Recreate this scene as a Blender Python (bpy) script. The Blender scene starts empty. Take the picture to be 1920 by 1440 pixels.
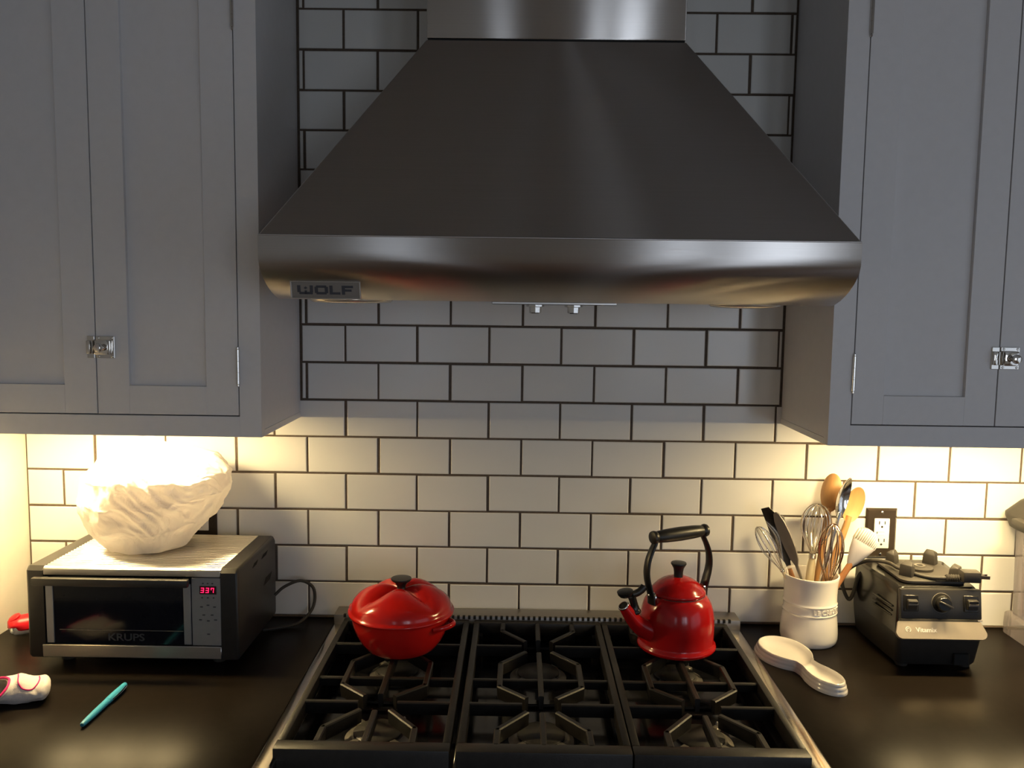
import bpy, bmesh, math, random
from mathutils import Vector, Matrix, noise
PI = math.pi
random.seed(7)
C = bpy.context.scene.collection
sc = bpy.context.scene

# ------------------------------------------------------------------ camera
cam_d = bpy.data.cameras.new('camera')
cam = bpy.data.objects.new('camera', cam_d); C.objects.link(cam)
cam_d.sensor_fit = 'HORIZONTAL'; cam_d.sensor_width = 36.0; cam_d.lens = 36.0 * 1600 / 1920
cam_d.clip_start = 0.02
_R = Matrix.Rotation(0.0076, 4, 'Z') @ Matrix.Rotation(PI/2 - 0.096, 4, 'X') @ Matrix.Rotation(0.0131, 4, 'Z')
cam.matrix_world = Matrix.Translation((-0.0139, -1.862, 1.6271)) @ _R
sc.camera = cam

# ------------------------------------------------------------------ world, daylight, exposure
w = bpy.data.worlds.new('world'); sc.world = w; w.use_nodes = True
w.node_tree.nodes['Background'].inputs[0].default_value = (0.62, 0.74, 1.0, 1)
w.node_tree.nodes['Background'].inputs[1].default_value = 0.12

def area(name, loc, rot, sx, sy, power, col):
    d = bpy.data.lights.new(name, 'AREA'); d.shape = 'RECTANGLE'; d.size = sx; d.size_y = sy
    d.energy = power; d.color = col
    o = bpy.data.objects.new(name, d); o.location = loc; o.rotation_euler = rot; C.objects.link(o)
    return o
DAY = (0.76, 0.86, 1.0)
def daylight(loc, rot, sx, sy, radiance): return area('daylight', loc, rot, sx, sy, radiance*PI*sx*sy, DAY)
daylight((1.52, -4.32, 1.50), (PI/2, 0, 0), 0.44, 1.25, 6.2)       # dusk sky through window_3
daylight((0.92, -4.32, 1.50), (PI/2, 0, 0), 0.22, 1.25, 5.0)       # its narrow side light, window_2
daylight((-0.75, -4.32, 1.45), (PI/2, 0, 0), 0.28, 1.15, 2.4)      # glazed door light, window_1
daylight((2.62, -2.55, 1.18), (PI/2, 0, PI/2), 2.6, 1.65, 0.75)      # added broad side fill, unseen opening in the right wall, window_4

WARM = (1.0, 0.75, 0.36)
LAMP_STRENGTH = 285.0

sc.view_settings.view_transform = 'Standard'
sc.view_settings.look = 'None'
sc.view_settings.exposure = 0.0
sc.view_settings.gamma = 1.0
sc.view_settings.use_curve_mapping = False

# ------------------------------------------------------------------ materials
def mat(name, col, rough=0.5, metal=0.0, var=0.0, scale=20.0, stretch=(1, 1, 1), bump=0.0, bscale=None, bstretch=None,
        coat=0.0, spec=0.5, rvar=0.0, emit=None, estr=0.0, trans=0.0, ior=1.45, sss=0.0, bdist=0.001):
    m = bpy.data.materials.new(name); m.use_nodes = True
    nt = m.node_tree; b = nt.nodes['Principled BSDF']
    I = b.inputs
    I['Base Color'].default_value = (*col, 1); I['Roughness'].default_value = rough; I['Metallic'].default_value = metal
    I['Coat Weight'].default_value = coat; I['Coat Roughness'].default_value = 0.06
    I['Specular IOR Level'].default_value = spec; I['IOR'].default_value = ior
    I['Transmission Weight'].default_value = trans
    if sss: I['Subsurface Weight'].default_value = sss; I['Subsurface Scale'].default_value = 0.01
    if emit: I['Emission Color'].default_value = (*emit, 1); I['Emission Strength'].default_value = estr
    tc = nt.nodes.new('ShaderNodeTexCoord')
    def noise_node(sc_, st):
        mp = nt.nodes.new('ShaderNodeMapping'); mp.inputs['Scale'].default_value = st
        n = nt.nodes.new('ShaderNodeTexNoise'); n.inputs['Scale'].default_value = sc_; n.inputs['Detail'].default_value = 4
        nt.links.new(tc.outputs['Object'], mp.inputs[0]); nt.links.new(mp.outputs[0], n.inputs['Vector'])
        return n
    if var or rvar:
        n = noise_node(scale, stretch)
        if var:
            r = nt.nodes.new('ShaderNodeMapRange')
            r.inputs[1].default_value = 0.25; r.inputs[2].default_value = 0.75
            r.inputs[3].default_value = 1 - var; r.inputs[4].default_value = 1 + var
            mx = nt.nodes.new('ShaderNodeVectorMath'); mx.operation = 'SCALE'; mx.inputs[0].default_value = col
            nt.links.new(n.outputs['Fac'], r.inputs[0]); nt.links.new(r.outputs[0], mx.inputs['Scale'])
            nt.links.new(mx.outputs[0], I['Base Color'])
        if rvar:
            r = nt.nodes.new('ShaderNodeMapRange')
            r.inputs[1].default_value = 0.25; r.inputs[2].default_value = 0.75
            r.inputs[3].default_value = max(0.02, rough - rvar); r.inputs[4].default_value = rough + rvar
            nt.links.new(n.outputs['Fac'], r.inputs[0]); nt.links.new(r.outputs[0], I['Roughness'])
    if bump:
        n = noise_node(bscale or scale, bstretch or stretch)
        bp = nt.nodes.new('ShaderNodeBump'); bp.inputs['Strength'].default_value = bump; bp.inputs['Distance'].default_value = bdist
        nt.links.new(n.outputs['Fac'], bp.inputs['Height']); nt.links.new(bp.outputs[0], I['Normal'])
    return m

def brushed(m):
    """fine horizontal brushing: reflections stay sharp sideways and smear up and down"""
    nt = m.node_tree; b = nt.nodes['Principled BSDF']; t = nt.nodes.new('ShaderNodeTangent'); t.direction_type = 'RADIAL'; t.axis = 'Z'
    b.inputs['Anisotropic'].default_value = 0.98; b.inputs['Anisotropic Rotation'].default_value = 0.25
    nt.links.new(t.outputs[0], b.inputs['Tangent']); return m

def sheet_mat(name, col, transl=0.5, clear=0.15, gloss=0.12):
    """thin plastic film: diffuse, translucent, clear and a little gloss"""
    m = bpy.data.materials.new(name); m.use_nodes = True; nt = m.node_tree
    for n in list(nt.nodes): nt.nodes.remove(n)
    out = nt.nodes.new('ShaderNodeOutputMaterial')
    d = nt.nodes.new('ShaderNodeBsdfDiffuse'); d.inputs[0].default_value = (*col, 1)
    t = nt.nodes.new('ShaderNodeBsdfTranslucent'); t.inputs[0].default_value = (*col, 1)
    tr = nt.nodes.new('ShaderNodeBsdfTransparent'); g = nt.nodes.new('ShaderNodeBsdfGlossy'); g.inputs['Roughness'].default_value = 0.22
    def mix(a, b, f):
        x = nt.nodes.new('ShaderNodeMixShader'); x.inputs[0].default_value = f
        nt.links.new(a.outputs[0], x.inputs[1]); nt.links.new(b.outputs[0], x.inputs[2]); return x
    x = mix(mix(mix(d, t, transl), tr, clear), g, gloss)
    tc = nt.nodes.new('ShaderNodeTexCoord'); n = nt.nodes.new('ShaderNodeTexNoise'); n.inputs['Scale'].default_value = 24; n.inputs['Detail'].default_value = 6; n.inputs['Distortion'].default_value = 1.6
    bp = nt.nodes.new('ShaderNodeBump'); bp.inputs['Strength'].default_value = 0.6; bp.inputs['Distance'].default_value = 0.006
    nt.links.new(tc.outputs['Object'], n.inputs['Vector']); nt.links.new(n.outputs['Fac'], bp.inputs['Height'])
    for s in (d, t, g): nt.links.new(bp.outputs[0], s.inputs['Normal'])
    nt.links.new(x.outputs[0], out.inputs[0]); return m

def clear_mat(name, tint, gloss=0.10, haze=0.15):
    """thin clear pane or wall: see-through with a Fresnel sheen"""
    m = bpy.data.materials.new(name); m.use_nodes = True; nt = m.node_tree
    for n in list(nt.nodes): nt.nodes.remove(n)
    out = nt.nodes.new('ShaderNodeOutputMaterial')
    tr = nt.nodes.new('ShaderNodeBsdfTransparent'); tr.inputs[0].default_value = (*tint, 1)
    d = nt.nodes.new('ShaderNodeBsdfDiffuse'); d.inputs[0].default_value = (*tint, 1)
    g = nt.nodes.new('ShaderNodeBsdfGlossy'); g.inputs['Roughness'].default_value = 0.05
    a = nt.nodes.new('ShaderNodeMixShader'); a.inputs[0].default_value = haze
    nt.links.new(tr.outputs[0], a.inputs[1]); nt.links.new(d.outputs[0], a.inputs[2])
    lw = nt.nodes.new('ShaderNodeLayerWeight'); lw.inputs[0].default_value = 0.25
    mr = nt.nodes.new('ShaderNodeMath'); mr.operation = 'MULTIPLY_ADD'; mr.inputs[1].default_value = 0.6; mr.inputs[2].default_value = gloss
    nt.links.new(lw.outputs['Fresnel'], mr.inputs[0])
    b = nt.nodes.new('ShaderNodeMixShader'); nt.links.new(mr.outputs[0], b.inputs[0])
    nt.links.new(a.outputs[0], b.inputs[1]); nt.links.new(g.outputs[0], b.inputs[2])
    nt.links.new(b.outputs[0], out.inputs[0]); return m

M = {}
M['tile'] = mat('glazed_tile', (0.74, 0.73, 0.70), 0.20, var=0.03, scale=9, bump=0.12, bscale=11, bdist=0.0010, spec=0.4)
M['grout'] = mat('grout', (0.105, 0.078, 0.058), 0.9, var=0.20, scale=160, bump=0.4, bscale=400)
M['paint'] = mat('cabinet_paint', (0.70, 0.68, 0.68), 0.42, var=0.02, scale=60, bump=0.05, bscale=250)
M['wall'] = mat('wall_paint', (0.72, 0.69, 0.62), 0.7, var=0.02, scale=40, bump=0.1, bscale=300)
M['ceil'] = mat('ceiling_paint', (0.42, 0.41, 0.40), 0.85, var=0.02, scale=30)
M['floor'] = mat('floor_wood', (0.16, 0.085, 0.045), 0.4, var=0.35, scale=6, stretch=(14, 1, 1))
M['counter'] = mat('soapstone', (0.0088, 0.0066, 0.0050), 0.30, var=0.18, scale=60, bump=0.05, bscale=420, ior=1.13)
M['steel'] = mat('brushed_steel', (0.50, 0.47, 0.445), 0.275, 1.0, var=0.04, scale=5, stretch=(1, 1, 260), bump=0.10, bscale=5, bstretch=(0.6, 0.6, 320), bdist=0.0004)
brushed(M['steel'])
M['steel2'] = mat('satin_steel', (0.60, 0.58, 0.56), 0.34, 1.0, var=0.05, scale=6, stretch=(1, 120, 120), bump=0.06, bscale=30)
M['trim'] = mat('range_trim_steel', (0.58, 0.53, 0.46), 0.09, 1.0, var=0.03, scale=8, stretch=(120, 1, 1), bump=0.10, bscale=4, bstretch=(2, 260, 1), bdist=0.0006)
M['riser'] = mat('dimmed_steel', (0.30, 0.28, 0.26), 0.42, 0.9, var=0.05, scale=30)  # same stainless in a darker colour, cutting its lit and reflected brightness
M['chrome'] = mat('polished_nickel', (0.74, 0.71, 0.67), 0.10, 1.0, var=0.03, scale=80)
M['wire'] = mat('whisk_wire', (0.72, 0.68, 0.62), 0.16, 1.0, var=0.03, scale=80)
M['copper'] = mat('bronzed_wire', (0.52, 0.38, 0.28), 0.22, 1.0, var=0.05, scale=80)
M['iron'] = mat('grate_iron', (0.012, 0.0105, 0.0095), 0.42, var=0.25, scale=90, bump=0.22, bscale=420, spec=0.4)
M['enamel'] = mat('black_enamel', (0.008, 0.008, 0.010), 0.13, var=0.1, scale=30, spec=0.5, rvar=0.05)
M['capm'] = mat('burner_cap_enamel', (0.030, 0.027, 0.024), 0.45, var=0.3, scale=60, bump=0.1, bscale=300)
M['alu'] = mat('cast_aluminium', (0.20, 0.185, 0.165), 0.45, 0.7, var=0.2, scale=60, bump=0.15, bscale=200)
M['red'] = mat('red_enamel', (0.47, 0.010, 0.007), 0.17, var=0.10, scale=5, coat=0.0, bump=0.04, bscale=40, spec=0.5)
M['red2'] = mat('kettle_enamel', (0.35, 0.0055, 0.006), 0.17, var=0.10, scale=6, coat=0.0, bump=0.04, bscale=40, spec=0.5)
M['blackp'] = mat('black_phenolic', (0.012, 0.011, 0.010), 0.36, var=0.15, scale=60, bump=0.05, bscale=300)
M['dark'] = mat('charcoal_plastic', (0.022, 0.020, 0.018), 0.42, var=0.12, scale=70, bump=0.10, bscale=600)
M['rubber'] = mat('black_rubber', (0.030, 0.026, 0.022), 0.55, var=0.15, scale=70, bump=0.10, bscale=500)
M['void'] = mat('shadowed_slot', (0.003, 0.003, 0.003), 0.8, var=0.1, scale=50)  # near-black colour stands in for the shade inside openings
M['glassd'] = mat('smoked_oven_glass', (0.004, 0.005, 0.009), 0.10, var=0.1, scale=20, spec=0.25)
M['greyp'] = mat('grey_panel', (0.24, 0.24, 0.25), 0.42, 0.4, var=0.04, scale=60)
M['ink'] = mat('printed_mark', (0.05, 0.05, 0.06), 0.6, var=0.1, scale=60)
M['inkdim'] = mat('glass_lettering', (0.028, 0.032, 0.042), 0.5, var=0.1, scale=60)
M['inkw'] = mat('white_lettering', (0.85, 0.82, 0.78), 0.5, var=0.03, scale=60)
M['led'] = mat('led_segment', (0.5, 0.0, 0.03), 0.4, var=0.02, scale=60, emit=(1.0, 0.012, 0.09), estr=2.2)
M['ledoff'] = mat('led_window', (0.03, 0.0, 0.004), 0.2, var=0.1, scale=60)
M['cream'] = mat('white_stoneware', (0.71, 0.675, 0.64), 0.12, var=0.02, scale=12, coat=0.5, bump=0.03, bscale=30)
M['glaze'] = mat('dimmed_rest_glaze', (0.60, 0.565, 0.53), 0.12, var=0.02, scale=12, coat=0.5, bump=0.03, bscale=30)  # darker copy of the white stoneware, offsetting the lamp overhead
M['wood'] = mat('beech_wood', (0.42, 0.22, 0.085), 0.5, var=0.18, scale=9, stretch=(8, 8, 1), bump=0.1, bscale=60, bstretch=(8, 8, 1))
M['wood2'] = mat('oiled_wood', (0.34, 0.15, 0.06), 0.45, var=0.22, scale=9, stretch=(8, 8, 1))
M['silic'] = mat('white_silicone', (0.66, 0.62, 0.58), 0.5, var=0.03, scale=20, sss=0.1)
M['silich'] = mat('lilac_grey_silicone', (0.46, 0.44, 0.47), 0.5, var=0.03, scale=20)
M['ivory'] = mat('ivory_handle', (0.80, 0.68, 0.44), 0.4, var=0.04, scale=20)
M['grey'] = mat('grey_nylon', (0.17, 0.155, 0.135), 0.4, var=0.06, scale=40)
M['name'] = mat('brushed_nameplate', (0.58, 0.50, 0.40), 0.36, 0.75, var=0.05, scale=30, bump=0.05, bscale=300)
M['gloss'] = mat('gloss_black_plastic', (0.014, 0.013, 0.012), 0.19, var=0.1, scale=20, spec=0.4)
M['plate'] = mat('bronze_cover_plate', (0.050, 0.038, 0.030), 0.18, 0.35, var=0.15, scale=30)
M['recep'] = mat('white_receptacle', (0.82, 0.80, 0.74), 0.4, var=0.02, scale=40)
M['teal'] = mat('teal_pen', (0.045, 0.30, 0.47), 0.35, var=0.05, scale=40)
M['teald'] = mat('dark_teal', (0.01, 0.12, 0.17), 0.4, var=0.05, scale=40)
M['sock'] = mat('white_knit', (0.56, 0.51, 0.49), 0.95, var=0.07, scale=300, bump=0.5, bscale=900, bdist=0.0008)
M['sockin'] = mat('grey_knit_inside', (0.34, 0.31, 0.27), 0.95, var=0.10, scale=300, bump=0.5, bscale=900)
M['pink'] = mat('magenta_stitching', (0.62, 0.018, 0.16), 0.9, var=0.12, scale=300)
M['rcap'] = mat('red_plastic', (0.62, 0.008, 0.015), 0.35, var=0.05, scale=30)
M['wplast'] = mat('white_plastic', (0.80, 0.76, 0.68), 0.35, var=0.02, scale=30)
M['bag'] = sheet_mat('white_bag_film', (0.90, 0.87, 0.84), 0.42, 0.06, 0.09)
M['bagin'] = mat('bagged_bread', (0.62, 0.50, 0.38), 0.8, var=0.1, scale=20)
M['clear'] = clear_mat('clear_copolyester', (0.86, 0.80, 0.80), 0.08, 0.16)
M['pane'] = clear_mat('window_glass', (0.97, 0.98, 0.98), 0.03, 0.0)
M['lamp'] = mat('lamp_lens', (0.9, 0.85, 0.7), 0.4, var=0.01, scale=30, emit=WARM, estr=LAMP_STRENGTH)
M['lens'] = mat('hood_lamp_lens', (0.7, 0.62, 0.5), 0.15, 0.6, var=0.03, scale=30)

# ------------------------------------------------------------------ mesh helpers
class G:
    """collects vertices and faces"""
    def __init__(s): s.v = []; s.f = []
    def add(s, v, f):
        o = len(s.v); s.v += [tuple(p) for p in v]; s.f += [tuple(i + o for i in q) for q in f]; return s
    def join(s, g, mtx=None):
        return s.add([tuple(mtx @ Vector(p)) for p in g.v] if mtx else g.v, g.f)
    def xf(s, mtx): s.v = [tuple(mtx @ Vector(p)) for p in s.v]; return s

def box(x0, x1, y0, y1, z0, z1, bev=0.0, seg=1, g=None):
    g = g or G()
    if bev <= 0:
        v = [(x, y, z) for z in (z0, z1) for y in (y0, y1) for x in (x0, x1)]
        return g.add(v, [(0, 2, 3, 1), (4, 5, 7, 6), (0, 1, 5, 4), (2, 6, 7, 3), (0, 4, 6, 2), (1, 3, 7, 5)])
    bm = bmesh.new(); bmesh.ops.create_cube(bm, size=1)
    for p in bm.verts:
        p.co = ((x0 + x1)/2 + p.co.x*(x1 - x0), (y0 + y1)/2 + p.co.y*(y1 - y0), (z0 + z1)/2 + p.co.z*(z1 - z0))
    bmesh.ops.bevel(bm, geom=bm.edges[:], offset=bev, segments=seg, affect='EDGES', profile=0.5)
    bm.verts.index_update()
    g.add([tuple(p.co) for p in bm.verts], [tuple(q.index for q in f.verts) for f in bm.faces]); bm.free(); return g

def lathe(prof, n=48, c=(0, 0, 0), g=None, cap=True, mod=None):
    """prof: (r, z) list from bottom to top"""
    g = g or G(); v = []; f = []
    for r, z in prof:
        for i in range(n):
            a = 2*PI*i/n; rr, zz = (r, z) if mod is None else mod(r, z, a)
            v.append((c[0] + rr*math.cos(a), c[1] + rr*math.sin(a), c[2] + zz))
    for k in range(len(prof) - 1):
        for i in range(n):
            j = (i + 1) % n; f.append((k*n + i, k*n + j, (k+1)*n + j, (k+1)*n + i))
    if cap:
        f.append(tuple(range(n))[::-1]); o = (len(prof) - 1)*n; f.append(tuple(range(o, o + n)))
    return g.add(v, f)

def frames(pts):
    P = [Vector(p) for p in pts]; T = []
    for i in range(len(P)):
        a = P[max(i-1, 0)]; b = P[min(i+1, len(P)-1)]; T.append((b - a).normalized())
    up = Vector((0, 0, 1)) if abs(T[0].z) < 0.9 else Vector((1, 0, 0))
    N = [(up - T[0]*up.dot(T[0])).normalized()]
    for i in range(1, len(P)):
        n = N[-1] - T[i]*N[-1].dot(T[i]); N.append(n.normalized() if n.length > 1e-6 else N[-1])
    return P, T, N

def tube(pts, r, n=10, g=None, flat=1.0, closed=False, nrm=None):
    """sweep of an ellipse; r a number or a list; flat scales the second axis"""
    g = g or G(); P, T, N = frames(pts); v = []; f = []
    for i, p in enumerate(P):
        rr = r[i] if isinstance(r, (list, tuple)) else r
        fl = flat[i] if isinstance(flat, (list, tuple)) else flat
        if nrm is not None:
            nn = Vector(nrm); nn = (nn - T[i]*nn.dot(T[i])).normalized()
        else: nn = N[i]
        bn = T[i].cross(nn)
        for k in range(n):
            a = 2*PI*k/n; v.append(tuple(p + nn*(rr*math.cos(a)) + bn*(rr*fl*math.sin(a))))
    m = len(P)
    for i in range(m - 1 + (1 if closed else 0)):
        i2 = (i + 1) % m
        for k in range(n):
            k2 = (k + 1) % n; f.append((i*n + k, i*n + k2, i2*n + k2, i2*n + k))
    if not closed: f.append(tuple(range(n))[::-1]); f.append(tuple(range((m-1)*n, m*n)))
    return g.add(v, f)

def spline(pts, n=8):
    """Catmull-Rom through the points"""
    P = [Vector(p) for p in pts]; P = [2*P[0] - P[1]] + P + [2*P[-1] - P[-2]]; out = []
    for i in range(1, len(P) - 2):
        for k in range(n):
            t = k/n; a, b, c, d = P[i-1], P[i], P[i+1], P[i+2]
            out.append(0.5*((2*b) + (c - a)*t + (2*a - 5*b + 4*c - d)*t*t + (3*b - a - 3*c + d)*t**3))
    out.append(P[-2]); return [tuple(p) for p in out]

def extrude_x(poly, x0, x1, g=None):
    """poly of (y, z), closed, swept along x"""
    g = g or G(); n = len(poly)
    v = [(x0, y, z) for y, z in poly] + [(x1, y, z) for y, z in poly]
    f = [(i, (i+1) % n, n + (i+1) % n, n + i) for i in range(n)] + [tuple(range(n))[::-1], tuple(range(n, 2*n))]
    return g.add(v, f)

def prism(poly, z0, z1, g=None):
    g = g or G(); n = len(poly)
    v = [(x, y, z0) for x, y in poly] + [(x, y, z1) for x, y in poly]
    f = [(i, (i+1) % n, n + (i+1) % n, n + i) for i in range(n)] + [tuple(range(n))[::-1], tuple(range(n, 2*n))]
    return g.add(v, f)

def bar(a, b, wdt, h, top=None, g=None):
    """cast bar between two points on its top; tapers a little towards its foot"""
    g = g or G(); a = Vector(a); b = Vector(b); t = (b - a).normalized(); s = Vector((0, 0, 1)).cross(t).normalized()
    c = wdt*0.18; v = []
    for p in (a, b):
        for off, dz in ((-wdt/2, -c), (-wdt/2 + c, 0), (wdt/2 - c, 0), (wdt/2, -c), (wdt*0.36, -h), (-wdt*0.36, -h)):
            v.append(tuple(p + s*off + Vector((0, 0, dz))))
    f = [(i, (i+1) % 6, 6 + (i+1) % 6, 6 + i) for i in range(6)] + [(5, 4, 3, 2, 1, 0), (6, 7, 8, 9, 10, 11)]
    return g.add(v, f)

def mesh(name, g, smooth=None):
    me = bpy.data.meshes.new(name); me.from_pydata(g.v, [], g.f)
    bm = bmesh.new(); bm.from_mesh(me); bmesh.ops.recalc_face_normals(bm, faces=bm.faces[:]); bm.to_mesh(me); bm.free()
    if smooth:
        for p in me.polygons: p.use_smooth = True
        me.set_sharp_from_angle(angle=math.radians(smooth))
    me.update(); return me

def obj(name, g, m, parent=None, smooth=None, label=None, loc=None):
    me = mesh(name, g, smooth) if isinstance(g, G) else g
    o = bpy.data.objects.new(name, me); C.objects.link(o)
    if m and not me.materials: me.materials.append(M[m])
    if parent: o.parent = parent
    if loc: o.location = loc
    if label: o['label'] = label
    return o

def thing(name, label, cat, loc=(0, 0, 0), rz=0.0, group=None):
    o = bpy.data.objects.new(name, None); C.objects.link(o); o.empty_display_size = 0.05
    o.location = loc; o.rotation_euler = (0, 0, rz); o['label'] = label; o['category'] = cat
    if group: o['group'] = group
    return o

def tag(o, label, cat, group=None):
    o['label'] = label; o['category'] = cat
    if group: o['group'] = group
    return o

def struct(name, g, m, parent=None, smooth=None, label=None):
    o = obj(name, g, m, parent, smooth)
    if not parent: o['kind'] = 'structure'
    if label: o['label'] = label
    return o

def text_g(s, size, depth, sx=1.0, bold=0.0):
    """lettering as geometry, centred in x, baseline z = 0, facing -y"""
    cu = bpy.data.curves.new('lettering', 'FONT'); cu.body = s; cu.size = size; cu.extrude = depth/2; cu.align_x = 'CENTER'
    cu.offset = bold; cu.resolution_u = 3
    o = bpy.data.objects.new('lettering_source', cu); C.objects.link(o)
    dg = bpy.context.evaluated_depsgraph_get(); ev = o.evaluated_get(dg); me = ev.to_mesh()
    g = G(); g.add([(p.co.x*sx, -p.co.z, p.co.y) for p in me.vertices], [tuple(p.vertices) for p in me.polygons])
    ev.to_mesh_clear(); bpy.data.objects.remove(o); bpy.data.curves.remove(cu); return g

# ------------------------------------------------------------------ room shell
XL, XR, YB, ZC = -1.1065, 2.6, -4.3, 2.46
struct('floor', box(XL - .1, XR + .1, YB - .1, .1, -.06, 0), 'floor')
struct('ceiling', box(XL - .1, XR + .1, YB - .1, .1, ZC, ZC + .06), 'ceil')
wall_left = struct('wall_left', box(XL - .1, XL, YB - .1, .1, 0, ZC), 'wall')
g = box(XR, XR + .1, YB - .1, -3.85, 0, ZC); box(XR, XR + .1, -1.25, .1, 0, ZC, g=g); box(XR, XR + .1, -3.85, -1.25, 0, .35, g=g); box(XR, XR + .1, -3.85, -1.25, 2.01, ZC, g=g)
struct('wall_right', g, 'wall')
g = G()
for y in (-3.85, -2.985, -2.12, -1.29): box(XR + .008, XR + .06, y, y + .04, .35, 2.01, .004, g=g)
for z in (.35, 1.97): box(XR + .008, XR + .06, -3.81, -1.29, z, z + .04, .004, g=g)
wn = struct('window_4', g, 'paint'); obj('pane', box(XR + .032, XR + .036, -3.81, -1.29, .39, 1.97), 'pane', wn)  # unseen window added to carry the broad side fill
# wall behind the photographer with its openings
g = G(); ops = [(-0.92, -0.58, 0.85, 2.05), (0.78, 1.06, 0.85, 2.15), (1.27, 1.77, 0.85, 2.15)]
xs = [XL] + [x for o in ops for x in o[:2]] + [XR]
for i in range(0, len(xs), 2): box(xs[i], xs[i+1], YB - .1, YB, 0, ZC, g=g)
for a, b, z0, z1 in ops: box(a, b, YB - .1, YB, 0, z0, g=g); box(a, b, YB - .1, YB, z1, ZC, g=g)
struct('wall_front', g, 'wall')
for n, (a, b, z0, z1) in enumerate(ops):
    fr = G(); e = .035
    for q in ((a, a + e, z0, z1), (b - e, b, z0, z1), (a + e, b - e, z0, z0 + e), (a + e, b - e, z1 - e, z1)):
        box(q[0], q[1], YB - .06, YB - .008, q[2], q[3], .004, g=fr)
    if b - a > .5: box((a+b)/2 - .055, (a+b)/2 + .055, YB - .06, YB - .008, z0 + e, z1 - e, .004, g=fr)
    wn = struct('window_%d' % (n + 1), fr, 'paint')
    obj('pane', box(a + e, b - e, YB - .036, YB - .032, z0 + e, z1 - e), 'pane', wn)

# tiled back wall
struct_back = struct('wall_back', box(XL - .1, XR + .1, .0025, .1, 0, ZC), 'grout')
def rowz(k): return 1.5728 - 0.08262*k + 4.6e-5*k*k
CLX, CRX = -0.4925, 0.5625            # facing sides of the two wall cabinets
CBZ = 1.3685                           # their undersides
JT = 0.0052
tile_cache = {}
def tile_mesh(wd, ht):
    key = (round(wd, 4), round(ht, 3))
    if key not in tile_cache:
        a, b, c, t = wd/2, ht/2, 0.0016, 0.0030
        v = [(-a, t, -b), (a, t, -b), (a, t, b), (-a, t, b), (-a, .0011, -b), (a, .0011, -b), (a, .0011, b), (-a, .0011, b),
             (-a + c, 0, -b + c), (a - c, 0, -b + c), (a - c, 0, b - c), (-a + c, 0, b - c)]
        f = [(8, 9, 10, 11)]
        for i in range(4):
            j = (i + 1) % 4; f += [(i, j, 4 + j, 4 + i), (4 + i, 4 + j, 8 + j, 8 + i)]
        gg = G(); gg.add(v, f); me = mesh('tile', gg, 15); me.materials.append(M['tile']); tile_cache[key] = me
    return tile_cache[key]
for k in range(-10, 8):
    zt, zb = rowz(k) - JT/2, rowz(k + 1) + JT/2
    if k == 7: zb = 0.9185
    lo, hi = (XL + .004, 1.36) if zb < CBZ - .005 else (CLX + .0045, CRX - .0035)
    off = 0.0 if k % 2 == 0 else 0.4589
    for c in range(-6, 13):
        x0 = -0.39369 + 0.15752*(c + off) + JT/2; x1 = x0 + 0.15752 - JT
        x0 = max(x0, lo); x1 = min(x1, hi)
        if x1 - x0 < .003: continue
        full = x1 - x0 > 0.15752 - JT - 1e-4
        jx, jz = (random.uniform(-.0007, .0007), random.uniform(-.0006, .0006))
        o = obj('tile', tile_mesh(x1 - x0, zt - zb), None, struct_back, loc=((x0+x1)/2 + jx, random.uniform(-.0004, .0002), (zt+zb)/2 + jz))
        o.rotation_euler = (random.gauss(0, .0018), random.gauss(0, .0022), random.gauss(0, .0016))
# dark caulk bead where tile meets worktop
struct('trim_1', box(-1.10, -.42, -.0035, .0024, .9142, .9182, .001), 'grout')
struct('trim_2', box(.485, 1.36, -.0035, .0024, .9142, .9182, .001), 'grout')

# ------------------------------------------------------------------ worktops and what carries them
CT = 0.914
t = obj('countertop', box(-1.104, -.4135, -.645, .0015, CT - .032, CT, .004, 2), 'counter', None, 40)
tag(t, 'dark honed stone countertop under the toaster oven', 'countertop')
t = obj('countertop', box(.4795, 1.36, -.645, .0015, CT - .032, CT, .004, 2), 'counter', None, 40)
tag(t, 'dark honed stone countertop under the utensil crock and blender base', 'countertop')

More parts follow.
